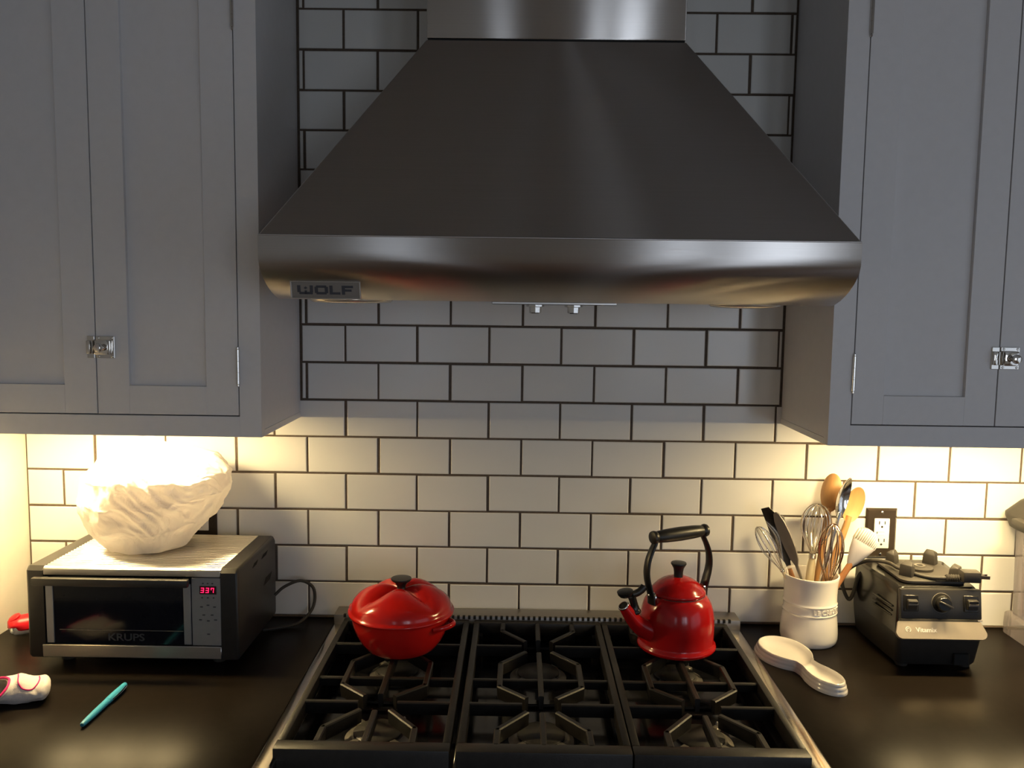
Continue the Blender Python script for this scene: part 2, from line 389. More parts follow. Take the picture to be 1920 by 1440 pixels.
def cabinet(name, label, cat, x0, x1, z0, z1, yf, stile, rail, hinges, latch, zdt, pw, group=None, hz=()):
    """inset face-frame cabinet with two recessed-panel doors; front plane y = yf, back at the wall"""
    r = thing(name, label, cat, ((x0 + x1)/2, yf, z0), group=group)
    W = (x1 - x0)/2; H = z1 - z0; ft = .020
    D = -yf - .0005
    obj('case', box(-W + .001, W - .001, ft, D, 0.012, H - .001), 'paint', r)
    g = G()
    box(-W, -W + stile, 0, ft, 0, H, .0003, g=g); box(W - stile, W, 0, ft, 0, H, .0003, g=g)
    box(-W + stile, W - stile, 0, ft, 0, rail, .0003, g=g); box(-W + stile, W - stile, 0, ft, zdt, H, .0003, g=g)
    box(-W, -W + .018, ft, D, 0, .012, g=g); box(W - .018, W, ft, D, 0, .012, g=g)     # side panels reach below the case floor
    obj('face_frame', g, 'paint', r, 30)
    gp = .0022
    for s in (-1, 1):
        a, b = (-W + stile + gp, -gp/2) if s < 0 else (gp/2, W - stile - gp)
        zb, zt = rail + gp, zdt - gp
        d = G(); e = pw
        box(a, a + e, .0005, ft - .002, zb, zt, .0004, g=d); box(b - e, b, .0005, ft - .002, zb, zt, .0004, g=d)
        box(a + e, b - e, .0005, ft - .002, zb, zb + .0535, .0004, g=d); box(a + e, b - e, .0005, ft - .002, zt - .0535, zt, .0004, g=d)
        dr = obj('door', d, 'paint', r, 30)
        obj('door_panel', box(a + e - .004, b - e + .004, .0085, ft - .004, zb + .05, zt - .05), 'paint', dr)
        if hinges:
            hx = -W + stile + gp/2 if s < 0 else W - stile - gp/2
            for zc in hz:
                h = lathe([(.0006, -.038), (.0026, -.036), (.0026, -.0335), (.0017, -.033), (.0034, -.032), (.0034, -.011), (.0030, -.0107), (.0034, -.0104),
                           (.0034, .0104), (.0030, .0107), (.0034, .011), (.0034, .032), (.0017, .033), (.0026, .0335), (.0026, .036), (.0006, .038)], 12, (hx, -.0022, zc))
                obj('hinge', h, 'chrome', dr, 40, 'polished metal butt hinge')
    if latch:
        zc = latch - z0
        g = box(.001, .036, -.0024, .0004, zc - .0205, zc + .0205, .0008)
        lt = obj('latch', g, 'chrome', r, 35, 'polished metal cupboard latch')
        obj('latch_case', box(.0035, .0300, -.0125, -.0024, zc - .0135, zc + .0135, .0022, 2), 'chrome', lt, 40)
        k = lathe([(.0035, 0), (.0035, .006), (.0075, .009), (.0088, .0125), (.0078, .016), (.004, .0175)], 20)
        k.xf(Matrix.Translation((.0175, -.0125, zc)) @ Matrix.Rotation(PI/2, 4, 'X')); obj('latch_knob', k, 'chrome', lt, 40)
        for sx in (.006, .0315):
            for sz in (-.017, .017): obj('screw', lathe([(.0022, 0), (.0022, .0007), (.0012, .0012)], 10).xf(Matrix.Translation((sx, -.0024, zc + sz)) @ Matrix.Rotation(PI/2, 4, 'X')), 'chrome', lt, 40)
        kp = obj('catch', box(-.0150, -.001, -.0024, .0004, zc - .0205, zc + .0205, .0008), 'chrome', r, 35, 'polished metal latch keeper')
        obj('keeper', box(-.0140, -.0060, -.0085, -.0024, zc - .0125, zc + .0125, .0015, 2), 'chrome', kp, 40)
        obj('strike', box(-.0045, -.0018, -.0070, -.0024, zc - .0125, zc + .0125, .0008), 'chrome', kp, 40)
    return r
cabinet('wall_cabinet', 'pale grey painted wall cabinet hung above the toaster oven', 'cabinet', XL + .001, CLX, CBZ, 2.33, -.287, .0405, .0385,
        True, 1.5335, 2.2335 - CBZ, .0595, 'painted wall cabinets beside the hood', hz=(1.5005 - CBZ, 2.141 - CBZ))
cabinet('wall_cabinet', 'pale grey painted wall cabinet hung above the utensil crock and blender base', 'cabinet', CRX, CRX + .6145, CBZ, 2.33, -.287, .0405, .0385,
        True, 1.5355, 2.2335 - CBZ, .0570, 'painted wall cabinets beside the hood', hz=(1.5035 - CBZ, 2.141 - CBZ))
cabinet('base_cabinet', 'pale grey painted base cabinet under the toaster oven countertop', 'cabinet', XL + .002, -.4145, .0, CT - .0325, -.61, .04, .11,
        False, None, .84, .06, 'base cabinets')
cabinet('base_cabinet', 'pale grey painted base cabinet under the blender countertop', 'cabinet', .4805, 1.35, .0, CT - .0325, -.61, .04, .11,
        False, None, .84, .06, 'base cabinets')

# ------------------------------------------------------------------ under-cabinet light bars
def light_bar(x0, x1, y, label, xs):
    r = thing('light_bar', label, 'light', ((x0+x1)/2, y, CBZ + .012), group='light bars under the wall cabinets')
    h = (x1 - x0)/2
    obj('housing', box(-h, h, -.032, .032, -.0100, -.0002, .002, 2), 'wplast', r, 40)
    for x in xs:
        l = obj('lamp', box(x - r.location.x - .045, x - r.location.x + .045, -.018, .018, -.0135, -.0102, .0015), 'lamp', r)
    return r
light_bar(-1.02, -.62, -.232, 'slim light bar lit under the cabinet above the toaster oven', (-.95, -.82, -.69))
light_bar(.64, 1.10, -.232, 'slim light bar lit under the cabinet above the blender base', (.74, .90, 1.05))

# ------------------------------------------------------------------ range hood
hood = thing('range_hood', 'brushed stainless steel pyramid range hood on the tiled wall', 'hood', (0.044, 0, 1.627))
HW = .4525
prof = [(-.57, .095), (-.5697, .075), (-.5685, .060), (-.5640, .049), (-.5560, .041), (-.5450, .0325), (-.5300, .0235), (-.5130, .0155), (-.4930, .0080), (-.4700, .0020), (-.4580, 0)]
g = G(); n = len(prof); X = [-HW, HW]
for i in range(n - 1):
    (y0, z0), (y1, z1) = prof[i], prof[i+1]
    g.add([(-HW, y0, z0), (HW, y0, z0), (HW, y1, z1), (-HW, y1, z1)], [(0, 1, 2, 3)])
bm = bmesh.new()
me = bpy.data.meshes.new('x'); me.from_pydata(g.v, [], g.f); bm.from_mesh(me); bmesh.ops.remove_doubles(bm, verts=bm.verts[:], dist=1e-5)
bm.verts.index_update(); g = G(); g.add([tuple(v.co) for v in bm.verts], [tuple(v.index for v in f.verts) for f in bm.faces]); bm.free(); bpy.data.meshes.remove(me)
for s in (-HW, HW): g.add([(s, y, z) for y, z in prof] + [(s, -.001, 0), (s, -.001, .095)], [tuple(range(n + 2))])
obj('apron', g, 'steel', hood, 35)
CHW, CHY, CHZ = .2265, -.33, .451
cx = -.0005
g = G(); v = [(-HW, -.57, .095), (HW, -.57, .095), (CHW + cx, CHY, CHZ), (-CHW + cx, CHY, CHZ), (-HW, -.001, .095), (HW, -.001, .095), (CHW + cx, -.001, CHZ), (-CHW + cx, -.001, CHZ)]
g.add(v, [(0, 1, 2, 3), (4, 0, 3, 7), (1, 5, 6, 2), (3, 2, 6, 7)])
bm = bmesh.new(); me = bpy.data.meshes.new('x'); me.from_pydata(g.v, [], g.f); bm.from_mesh(me)
bm.edges.ensure_lookup_table()
ed = [e for e in bm.edges if {round(p.co.z, 3) for p in e.verts} == {.095, .451} and all(p.co.y < -.1 for p in e.verts)]
bmesh.ops.bevel(bm, geom=ed, offset=.003, segments=3, affect='EDGES', profile=0.5); bm.verts.index_update()
g = G(); g.add([tuple(p.co) for p in bm.verts], [tuple(p.index for p in f.verts) for f in bm.faces]); bm.free(); bpy.data.meshes.remove(me)
obj('canopy', g, 'steel', hood, 35)
obj('edge_bead', tube([(-HW + .001, -.5695, .0955), (HW - .001, -.5695, .0955)], .0014, 8, flat=1), 'steel2', hood, 60)
obj('chimney', box(cx - CHW + .001, cx + CHW - .001, CHY + .001, -.001, CHZ + .0035, ZC - 1.627 - .001, .003, 2), 'steel', hood, 40)
obj('chimney_seam', box(cx - CHW + .003, cx + CHW - .003, CHY + .004, -.002, CHZ - .001, CHZ + .0036), 'void', hood)
g = box(-HW + .004, HW - .004, -.4585, -.002, .0004, .0035); obj('underside', g, 'steel2', hood)
bp = obj('control_plate', box(-.1035, .1025, -.452, -.36, -.0042, .0004, .001), 'steel2', hood, 35)
for kx in (-.0315, .0325):
    k = lathe([(.0150, 0), (.0150, -.003), (.0105, -.004), (.0100, -.013), (.0085, -.0145)], 8); k.f = k.f
    obj('control_knob', k, 'chrome', bp, 25, 'shiny faceted hood knob').location = (kx, -.425, -.0042)
for kx, rr in ((-.345, .070), (.325, .060)):
    l = lathe([(rr, .0006), (rr, -.0010), (rr - .004, -.0040), (rr*.5, -.0062), (.002, -.0068)], 40); obj('lamp_lens', l, 'lens', hood, 60).location = (kx, -.40, 0)
# maker's plate: a bordered plate on the curved lower apron
bd = thing_loc = None
by, bz = -.5330, .0150
tilt = math.atan2(-.0340, .0270)
Rb = Matrix.Translation((-.3590, by, bz)) @ Matrix.Rotation(math.radians(14), 4, 'X') @ Matrix.Diagonal((1, 1, .82, 1))
g = box(-.0525, .0525, -.0016, .0010, -.0165, .0165, .0004); box(-.048, .048, .0010, .0220, -.0120, .0100, g=g)
pl = obj('name_plate', g.xf(Rb), 'riser', hood, 35)
g = G()
for q in ((-.0545, .0545, .0150, .0172), (-.0545, .0545, -.0172, -.0150), (-.0545, -.0523, -.0172, .0172), (.0523, .0545, -.0172, .0172)):
    box(q[0], q[1], -.0028, .0010, q[2], q[3], .0005, g=g)
obj('plate_border', g.xf(Rb), 'steel2', pl, 35)
def poly_letter(rects, g, x):
    for a, b, c, d in rects: box(x + a, x + b, -.0024, -.0014, c, d, g=g)
g = G(); h = .0085; s = .0048
# wide slab letters: W (with its diamond), O, L, F
poly_letter([(0, s, -h*.55, h), (s*.6, .0235, -h, -h + .0042), (.0120 - s*.15, .0120 + s*.55, -h, -h*.15), (.0242 - s, .0242, -h*.55, h)], g, -.0435)
dm = [(.0, -.0026), (.0028, 0), (0, .0026), (-.0028, 0)]
g.add([(-.0435 + .0128 + a, y, .0036 + b) for y in (-.0024, -.0014) for a, b in dm], [(0, 1, 2, 3), (4, 5, 6, 7), (0, 1, 5, 4), (1, 2, 6, 5), (2, 3, 7, 6), (3, 0, 4, 7)])
poly_letter([(0, s, -h*.7, h*.7), (.0205 - s, .0205, -h*.7, h*.7), (s*.5, .0205 - s*.5, h - .0042, h), (s*.5, .0205 - s*.5, -h, -h + .0042)], g, -.0165)
poly_letter([(0, s, -h, h), (s, .0165, -h, -h + .0042)], g, .0065)
poly_letter([(0, s, -h, h), (s, .0175, h - .0042, h), (s, .0150, -.0026, .0014)], g, .0255)
obj('lettering', g.xf(Rb), 'ink', pl, label='dark block letters reading WOLF')

# ------------------------------------------------------------------ range top
RX = 0.0335
rng = thing('gas_cooktop', 'stainless gas range top with six burners and black pan', 'stove', (RX, 0, CT))
# body under the pan, down to the floor
obj('body', box(-.44, .44, -.63, -.004, -CT, -.060, .004), 'steel2', rng, 40)
g = G()     # recessed pan
x0, x1, y0, y1, zb, zt = -.420, .420, -.6125, -.045, -.044, -.030
g.add([(x0, y0, zt), (x1, y0, zt), (x1, y1, zt), (x0, y1, zt), (x0 + .012, y0 + .012, zb), (x1 - .012, y0 + .012, zb), (x1 - .012, y1 - .012, zb), (x0 + .012, y1 - .012, zb)],
      [(0, 1, 5, 4), (1, 2, 6, 5), (2, 3, 7, 6), (3, 0, 4, 7), (4, 5, 6, 7)])
g.add([(x0, y0, zt), (x1, y0, zt), (x1, y1, zt), (x0, y1, zt), (x0, y0, -.06), (x1, y0, -.06), (x1, y1, -.06), (x0, y1, -.06)],
      [(0, 1, 5, 4), (1, 2, 6, 5), (2, 3, 7, 6), (3, 0, 4, 7), (4, 5, 6, 7)])
pan = obj('burner_pan', g, 'enamel', rng)
g = G()
for gx in (-.139, .139): box(gx - .006, gx + .006, -.598, -.06, -.0438, -.028, .002, g=g)
for gx in (-.2765, 0, .2765): box(gx - .118, gx + .118, -.331, -.309, -.0438, -.036, .003, g=g)
obj('pan_rib', g, 'enamel', pan, 40)
for s in (-1, 1):
    prof = [(.4375, -.010), (.4440, -.0005), (.4452, .0025), (.4440, .0048), (.4410, .0058), (.4200, .0060), (.4160, .0052), (.4140, .002), (.4140, -.010)]
    g = G(); ys = [-.057 - .02*i for i in range(33)]; nn = len(prof)
    for y in ys: g.v += [(s*px, y, pz) for px, pz in prof]
    for i in range(len(ys) - 1):
        for k in range(nn - 1): g.f.append((i*nn + k, i*nn + k + 1, (i+1)*nn + k + 1, (i+1)*nn + k))
    g.f += [tuple(range(nn)), tuple(range((len(ys)-1)*nn, len(ys)*nn))]
    obj('side_trim', g, 'trim', rng, 50)
g = extrude_x([(-.702, -.090), (-.702, -.055), (-.690, -.035), (-.665, -.0300), (-.613, -.0300), (-.613, -.09)], -.4440, .4440)
obj('front_trim', g, 'steel2', rng, 30)
rs = obj('riser', box(-.4440, .4440, -.0560, -.0045, -.008, .0280, .002, 2), 'riser', rng, 40)
g = G()
for i in range(72):
    x = -.4200 + i*.01183; box(x - .0028, x + .0028, -.0566, -.0500, .0215, .0283, g=g)
o = obj('vent_slots', g, 'void', rs); o['kind'] = 'stuff'  # dark blocks set slightly proud, painting the slots' shade
HY = (-.1965, -.4465); GXS = (-.2835, 0.0005, .2760)
for gx in GXS:
    for hy in HY:
        b = obj('burner', lathe([(.057, 0), (.057, .002), (.050, .005), (.046, .0085)], 40, (gx, hy, zb)), 'alu', rng, 40)
        for k in range(4):
            obj('flame_lug', box(.038, .056, -.007, .007, .004, .012, .002).xf(Matrix.Translation((gx, hy, zb)) @ Matrix.Rotation(PI/4 + k*PI/2, 4, 'Z')), 'alu', b, 40)
        obj('burner_cap', lathe([(.0405, .008), (.0420, .0100), (.0420, .0125), (.0395, .0145), (.0300, .0155), (.0290, .0162), (.010, .0168)], 44, (gx, hy, zb)), 'capm', b, 40, 'dark round burner cap')
        obj('igniter', lathe([(.0030, 0), (.0030, .012), (.0014, .0145)], 12, (gx + .040, hy + .048, zb)), 'cream', b, 40)

# grates: each is one lift-off casting with fingers
GT = .0215                                    # grate tops above the worktop
def grate(gx, label):
    r = thing('burner_grate', label, 'grate', (RX + gx, 0, CT + GT), group='cast iron grates on the range')
    hw = .1368; bw = .0125
    def nm(n, g): return obj(n, g, 'iron', r, 30)
    nm('front_rail', box(-hw, hw, -.6070, -.5790, -.050, 0, .0022, 2))
    nm('rear_rail', box(-hw, hw, -.0760, -.0590, -.028, 0, .0022, 2))
    for s in (-1, 1): nm('side_rail', box(s*(hw - bw/2) - bw/2, s*(hw - bw/2) + bw/2, -.5792, -.0758, -.028, 0, .0022, 2))
    nm('cross_bar', bar((-hw + .006, -.3420, -.004), (hw - .006, -.3420, -.004), .0095, .016))
    for hy in HY:
        for s in (-1, 1): nm('finger', bar((s*(hw - .006), hy + .002, -.0002), (s*.034, hy + .002, -.0002), .0095, .022))
    f = .0745
    for s in (-1, 1):
        def path(pts):
            g = G()
            for a, b in zip(pts[:-1], pts[1:]): bar((a[0], a[1], 0), (b[0], b[1], 0), .0105, .024, g=g)
            for p in pts[1:-1]: g.join(lathe([(.0038, -.024), (.0052, -.002), (.0034, 0)], 10, (p[0], p[1], 0)))
            nm('octagon_finger', g)
        path([(s*.026, HY[0] + .022), (s*f, HY[0] + .078), (s*f, -.0700)] if False else [(s*.026, HY[0] + .024), (s*f, -.1150), (s*(f - .001), -.0700)])
        path([(s*.026, HY[0] - .026), (s*f, -.2790), (s*f, -.3770), (s*.026, HY[1] + .024)])
        path([(s*.026, HY[1] - .026), (s*f, -.5335), (s*(f + .001), -.5830)])
    nm('spine', bar((0, -.0700, 0), (0, HY[0] + .030, 0), .0100, .024))
    nm('spine', bar((0, HY[0] - .030, 0), (0, HY[1] + .030, 0), .0100, .024))
    nm('spine', bar((0, HY[1] - .030, 0), (0, -.5830, 0), .0100, .024))
    for sx in (-1, 1):
        for y in (-.09, -.565): nm('foot', box(sx*(hw - bw/2) - .005, sx*(hw - bw/2) + .005, y - .008, y + .008, -.0175 + .0, -.0155, .0005) if False else box(sx*(hw - .014) - .005, sx*(hw - .014) + .005, y - .007, y + .007, -GT + zb + .0002, -.020, .001))
    return r
grate(GXS[0], 'black cast iron grate carrying the red casserole')
grate(GXS[1], 'black cast iron middle grate with nothing on it')
grate(GXS[2], 'black cast iron grate carrying the red kettle')
ZG = CT + GT + .0004

# ------------------------------------------------------------------ red tomato-shaped casserole
pot = thing('casserole', 'red enamelled tomato-shaped cast iron casserole on the stove', 'casserole', (-.2415, -.212, ZG))
body = [(.060, 0), (.064, .001), (.0700, .006), (.0810, .020), (.0890, .036), (.0950, .052), (.0985, .068), (.0995, .0745), (.0965, .0745), (.0940, .066), (.070, .016), (.0, .012)]
obj('pot', lathe(body[:-1] + [(.001, .012)], 72, cap=True), 'red', pot, 50)
lobes = 5; ph = -PI/2
def lobe_mod(r, z, a):
    q_ = (a - ph + PI) % (2*PI) - PI; q_ -= .30*math.sin(q_); t = abs(math.cos(q_*lobes/2))            # 1 on a lobe's crest, 0 in the groove
    crest = (t*t + .0025)**.28
    k = max(0.0, 1 - (r/.1015)**3.0)               # the lobes fade into the round rim
    dip = math.exp(-(r/.024)**2)                   # and into the hollow round the knob
    depth = .0245*k*(1 - dip*.9)
    return r, z - depth*(1 - crest) - .0125*dip + .0045*k
lid = [(.0965, .0735), (.1000, .0735), (.1042, .0750), (.1052, .0775), (.1040, .0800), (.1010, .0815)]
for i in range(1, 22):
    u = i/21; r = .1000*math.cos(u*PI/2*.985)**.92; lid.append((max(r, .004), .0815 + .0475*math.sin(u*PI/2)**1.0))
ld = obj('lid', lathe(lid, 140, mod=lambda r, z, a: lobe_mod(r, z, a) if z > .0816 else (r*(1 + .012*max(0, math.cos((a + .46)*2))**3), z)), 'red', pot, 50)
obj('knob', lathe([(.0120, .1175), (.0085, .1215), (.0085, .1260), (.0125, .1330), (.0185, .1370), (.0205, .1395), (.0200, .1420), (.0120, .1430)], 32), 'blackp', pot, 50, 'black flat-topped lid knob')
for a0 in (-.46, PI - .46):
    dr = Vector((math.cos(a0), math.sin(a0), 0)); sd = Vector((-math.sin(a0), math.cos(a0), 0))
    P = []
    for u in (-1, -.7, -.35, 0, .35, .7, 1):
        ext = .098 + .0195*(1 - abs(u)**2.6); P.append(tuple(dr*(ext*math.cos(u*.30)) + sd*(.030*u) + Vector((0, 0, .0625 + .005*(1 - u*u)))))
    obj('side_handle', tube(spline(P, 6), .0052, 10, flat=.75), 'red', pot, 60)

# ------------------------------------------------------------------ red kettle
kt = thing('kettle', 'red enamelled kettle with black arched handle on the stove', 'kettle', (.3125, -.190, ZG), math.radians(28))
# local -x is the spout side
kb = [(.060, 0), (.070, .0012), (.0760, .0035), (.0788, .0075), (.0780, .0115), (.0745, .0145), (.0732, .019), (.0738, .040), (.0735, .062), (.0715, .080), (.0670, .095),
      (.0600, .1065), (.0555, .1115), (.0520, .1135), (.0500, .1125), (.046, .104), (.001, .100)]
obj('body', lathe(kb, 72), 'red2', kt, 50)
obj('seam_ring', lathe([(.0548, .1120), (.0556, .1130), (.0556, .1142), (.0540, .1146), (.0520, .1140)], 64, cap=False), 'chrome', kt, 60)
kl = [(.0500, .1140), (.0540, .1148), (.0552, .1170), (.0548, .1195), (.0525, .1215), (.0480, .1270), (.0420, .1330), (.0330, .1395), (.0220, .1445), (.0130, .1465), (.001, .1468)]
obj('lid', lathe(kl, 64), 'red2', kt, 50)
obj('lid_knob', lathe([(.0090, .1455), (.0092, .1560), (.0105, .1640), (.0140, .1700), (.0158, .1730), (.0150, .1755), (.0090, .1768)], 28), 'blackp', kt, 50)
sp = spline([(-.056, 0, .042), (-.080, 0, .052), (-.101, 0, .068), (-.118, 0, .088), (-.1315, 0, .106)], 6)
nS = len(sp); rads = [.0235 - .0130*(i/(nS - 1))**.8 for i in range(nS)]
spout = obj('spout', tube(sp, rads, 24, flat=.9), 'red2', kt, 60)
P, T, N = frames(sp); tip, td = P[-1], T[-1]
q = td.to_track_quat('Z', 'Y').to_matrix().to_4x4()
obj('spout_rim', lathe([(.0095, -.002), (.0112, -.001), (.0116, .001), (.0105, .0022), (.0092, .0018)], 28, cap=False).xf(Matrix.Translation(tip) @ q), 'chrome', spout, 60)
obj('spout_mouth', lathe([(.0094, -.006), (.0094, .0006)], 24).xf(Matrix.Translation(tip) @ q), 'void', spout, 40)
# whistle tipped back off the spout
wh = obj('whistle', tube(spline([(-.104, 0, .088), (-.106, .0, .101), (-.109, 0, .112), (-.113, 0, .123)], 5), [.0110, .0125, .0120, .0100, .0092, .0085, .0080, .0078, .0076, .0075, .0075, .0075, .0075, .0078, .0080, .0080], 14), 'gloss', kt, 50, 'black whistle lever tipped off the spout')
obj('whistle_cap', lathe([(.004, 0), (.0120, .0015), (.0150, .006), (.0158, .011), (.012, .0128), (.004, .0132)], 24).xf(Matrix.Translation((-.127, 0, .1245)) @ Matrix.Rotation(math.radians(-12), 4, 'Y')), 'gloss', wh, 50)
obj('whistle_lever', tube(spline([(-.113, 0, .126), (-.103, 0, .127), (-.092, 0, .131), (-.084, 0, .138)], 5), [.0072]*6 + [.0075]*5 + [.0080]*5, 12, flat=.8), 'gloss', wh, 50)
# arched handle
strapL = spline([(-.0650, 0, .1000), (-.0665, 0, .1150), (-.0715, 0, .1330), (-.0765, 0, .1500), (-.0785, 0, .1680), (-.0760, 0, .1880), (-.0690, 0, .2060), (-.0615, 0, .2200), (-.0585, 0, .2300)], 4)
strapR = [(-x, y, z) for x, y, z in strapL]
for st, nmx in ((strapL, 'a'), (strapR, 'b')):
    m_ = len(st)
    hs = obj('handle_strap', tube(st, .0041, 10, flat=[3.0 - 1.1*(i/(m_-1)) for i in range(m_)], nrm=(1, 0, 0)), 'blackp', kt, 60)
    sx = -1 if nmx == 'a' else 1
    obj('bracket', lathe([(.0105, 0), (.0105, .003), (.007, .0045)], 20).xf(Matrix.Translation((sx*.0605, 0, .1130)) @ Matrix.Rotation(sx*PI/2, 4, 'Y')), 'chrome', hs, 50)
    obj('rivet', lathe([(.0028, 0), (.0028, .0015), (.0012, .0024)], 14).xf(Matrix.Translation((sx*.0705, 0, .1180)) @ Matrix.Rotation(sx*PI/2, 4, 'Y')), 'chrome', hs, 50)
gr = [(.0080, -.0690), (.0122, -.0675), (.0132, -.0635), (.0122, -.0590), (.0105, -.0565), (.0118, -.0530), (.0134, -.033), (.0142, 0), (.0134, .033), (.0118, .0530), (.0105, .0565), (.0122, .0590), (.0132, .0635), (.0122, .0675), (.0080, .0690)]
obj('grip', lathe(gr, 28).xf(Matrix.Translation((0, 0, .2340)) @ Matrix.Rotation(PI/2, 4, 'Y')), 'blackp', kt, 50)

# ------------------------------------------------------------------ toaster oven
to = thing('toaster_oven', 'charcoal and steel toaster oven carrying a white plastic bag', 'toaster oven', (-.7475, -.155, CT))
# local: x -.2..+.2, front y -.125, back y +.125
TZ0, TZ1, TF, TB, TW = .018, .1985, -.127, .127, .2035
ce = []
for s in (-1, 1):
    xo, xi = s*TW, s*(TW - .0335)
    pf = [(TF + .004, TZ0), (TB - .006, TZ0), (TB, TZ0 + .006), (TB, TZ1 - .014), (TB - .012, TZ1 - .002), (TF + .008, TZ1), (TF, TZ1 - .008), (TF, TZ0 + .006)]
    g = extrude_x(pf, min(xo, xi), max(xo, xi))
    bm = bmesh.new(); me = bpy.data.meshes.new('x'); me.from_pydata(g.v, [], g.f); bm.from_mesh(me)
    bmesh.ops.recalc_face_normals(bm, faces=bm.faces[:])
    bmesh.ops.bevel(bm, geom=[e for e in bm.edges if all(abs(p.co.x - xo) < 1e-5 for p in e.verts)], offset=.006, segments=3, affect='EDGES', profile=.5); bm.verts.index_update()
    g = G(); g.add([tuple(p.co) for p in bm.verts], [tuple(p.index for p in f.verts) for f in bm.faces]); bm.free(); bpy.data.meshes.remove(me)
    ep = obj('end_panel', g, 'dark', to, 40)
    ce.append(ep)
g = G()
for k in range(9):        # louvres on the visible end
    z = .165 - .0*k; y = -.060 + k*.008
    g.join(box(0, .0006, -.0007, .0007, -.007, .007), Matrix.Translation((TW - .0001, (-.030 + k*.007 if k < 4 else .030 + (k-4)*.007), .176)) @ Matrix.Rotation(math.radians(-62), 4, 'X'))
for k in range(6): g.join(box(0, .0006, -.0006, .0006, -.010, .010), Matrix.Translation((TW - .0001, .045 + k*.008, .118)) @ Matrix.Rotation(math.radians(-50), 4, 'X'))
obj('vent_slots', g, 'void', ce[1])['kind'] = 'stuff'
XI = TW - .0335
obj('oven_box', box(-XI, XI, TF + .012, TB - .006, TZ0 + .004, TZ1 - .006), 'dark', to)
# ribbed steel top
g = G(); pts = []; nr = 22; ya, yb = TF + .006, TB - .010
pts.append((ya - .004, TZ1 - .012)); pts.append((ya - .003, TZ1 - .003))
for i in range(nr):
    y = ya + (yb - ya)*i/nr; d = (yb - ya)/nr
    pts += [(y + d*.10, TZ1 - .0005), (y + d*.50, TZ1 - .0005), (y + d*.62, TZ1 - .0026), (y + d*.88, TZ1 - .0026)]
pts += [(yb, TZ1 - .002), (yb, TZ1 - .008)]
obj('ribbed_top', extrude_x(pts, -XI, XI), 'steel2', to, 20, 'ribbed stainless top')
obj('top_band', box(-XI, XI, TF + .0002, TF + .014, TZ1 - .0165, TZ1 - .0035, .001), 'steel2', to, 40)
obj('bottom_band', box(-XI - .006, XI, TF - .001, TF + .014, TZ0 + .002, TZ0 + .0275, .0015), 'steel2', to, 40)
# door
XD = .1125
dg = box(-XI + .002, XD, TF + .001, TF + .012, TZ0 + .029, TZ1 - .018, .001)
door = obj('door', dg, 'glassd', to, 40, 'smoked glass oven door')
for a, b in ((-XI + .004, -XI + .018), (XD - .014, XD)): obj('door_stile', box(a, b, TF - .0012, TF + .002, TZ0 + .031, TZ1 - .030, .0006), 'greyp', door, 40)
hd = box(-XI - .010, XD + .004, TF - .026, TF - .014, TZ1 - .030, TZ1 - .0145, .003, 2)
for x in (-XI + .004, XD - .008): box(x - .006, x + .006, TF - .016, TF + .002, TZ1 - .027, TZ1 - .019, .001, g=hd)
obj('door_handle', hd, 'dark', door, 40)
obj('rack_line', box(-XI + .028, XD - .016, TF - .0001, TF + .0012, .0745, .0755), 'alu', door)
obj('lettering', text_g('KRUPS', .0200, .0006, 1.22, .0003).xf(Matrix.Translation((-.0140, TF + .0008, .0545))), 'inkdim', door, label='dim letters reading KRUPS')
# control panel
cp = obj('control_panel', box(XD + .001, XI, TF + .0005, TF + .012, TZ0 + .029, TZ1 - .018, .001), 'greyp', to, 40, 'grey control panel with red digits')
pc = (XD + XI)/2 + .004
obj('display', box(pc - .0155, pc + .0165, TF - .0004, TF + .001, .1490, .1650), 'ledoff', cp)
SEG = {'3': 'abcdg', '7': 'abcf'}
g = G()
for i, ch in enumerate('337'):
    x = pc - .0100 + i*.0095; W2, H2, tk = .0030, .0050, .0014; zc = .1570
    sh = lambda z: (z - zc)*.12
    S = {'a': (-W2, W2, H2 - tk, H2), 'g': (-W2, W2, -tk/2, tk/2), 'd': (-W2, W2, -H2, -H2 + tk), 'b': (W2 - tk, W2, .0004, H2 - .0004), 'c': (W2 - tk, W2, -H2 + .0004, -.0004), 'f': (-W2, -W2 + tk, .0004, H2 - .0004), 'e': (-W2, -W2 + tk, -H2 + .0004, -.0004)}
    for k in SEG[ch]:
        a, b, c, d = S[k]; box(x + a + sh(zc + (c+d)/2), x + b + sh(zc + (c+d)/2), TF - .0009, TF - .0003, zc + c, zc + d, g=g)
obj('digits', g, 'led', cp, label='glowing red digits 337')
for k, (bx, bz) in enumerate([(-.009, .170), (0, .170), (.009, .170), (-.011, .142), (0, .142), (.011, .142), (-.0125, .124), (0, .1275), (.0125, .124), (-.0085, .108), (.0075, .108), (-.0150, .0985), (.0140, .0985), (0, .0965), (0, .070)]):
    sz = .0016 if k < 6 else .0026
    obj('button', box(pc + bx - sz, pc + bx + sz, TF - .0006, TF + .0006, bz - .0011, bz + .0011, .0003), 'ink', cp)
for x in (-.15, .15):
    for y in (TF + .045, TB - .03): obj('foot', lathe([(.012, 0), (.013, .004), (.013, TZ0 + .003)], 20, (x, y, 0)), 'rubber', to, 40)
# its flex, looping beside the end panel
cordp = spline([(-.538, -.062, .985), (-.520, -.050, 1.000), (-.490, -.032, 1.008), (-.4655, -.022, .992), (-.4600, -.022, .965), (-.4665, -.030, .940), (-.4840, -.050, .9225), (-.505, -.066, .9180), (-.535, -.082, .9178), (-.556, -.090, .9178)], 6)
tag(obj('power_cord', tube(cordp, .0034, 10), 'rubber', None, 60), 'black power cord looping beside the toaster oven', 'cord')

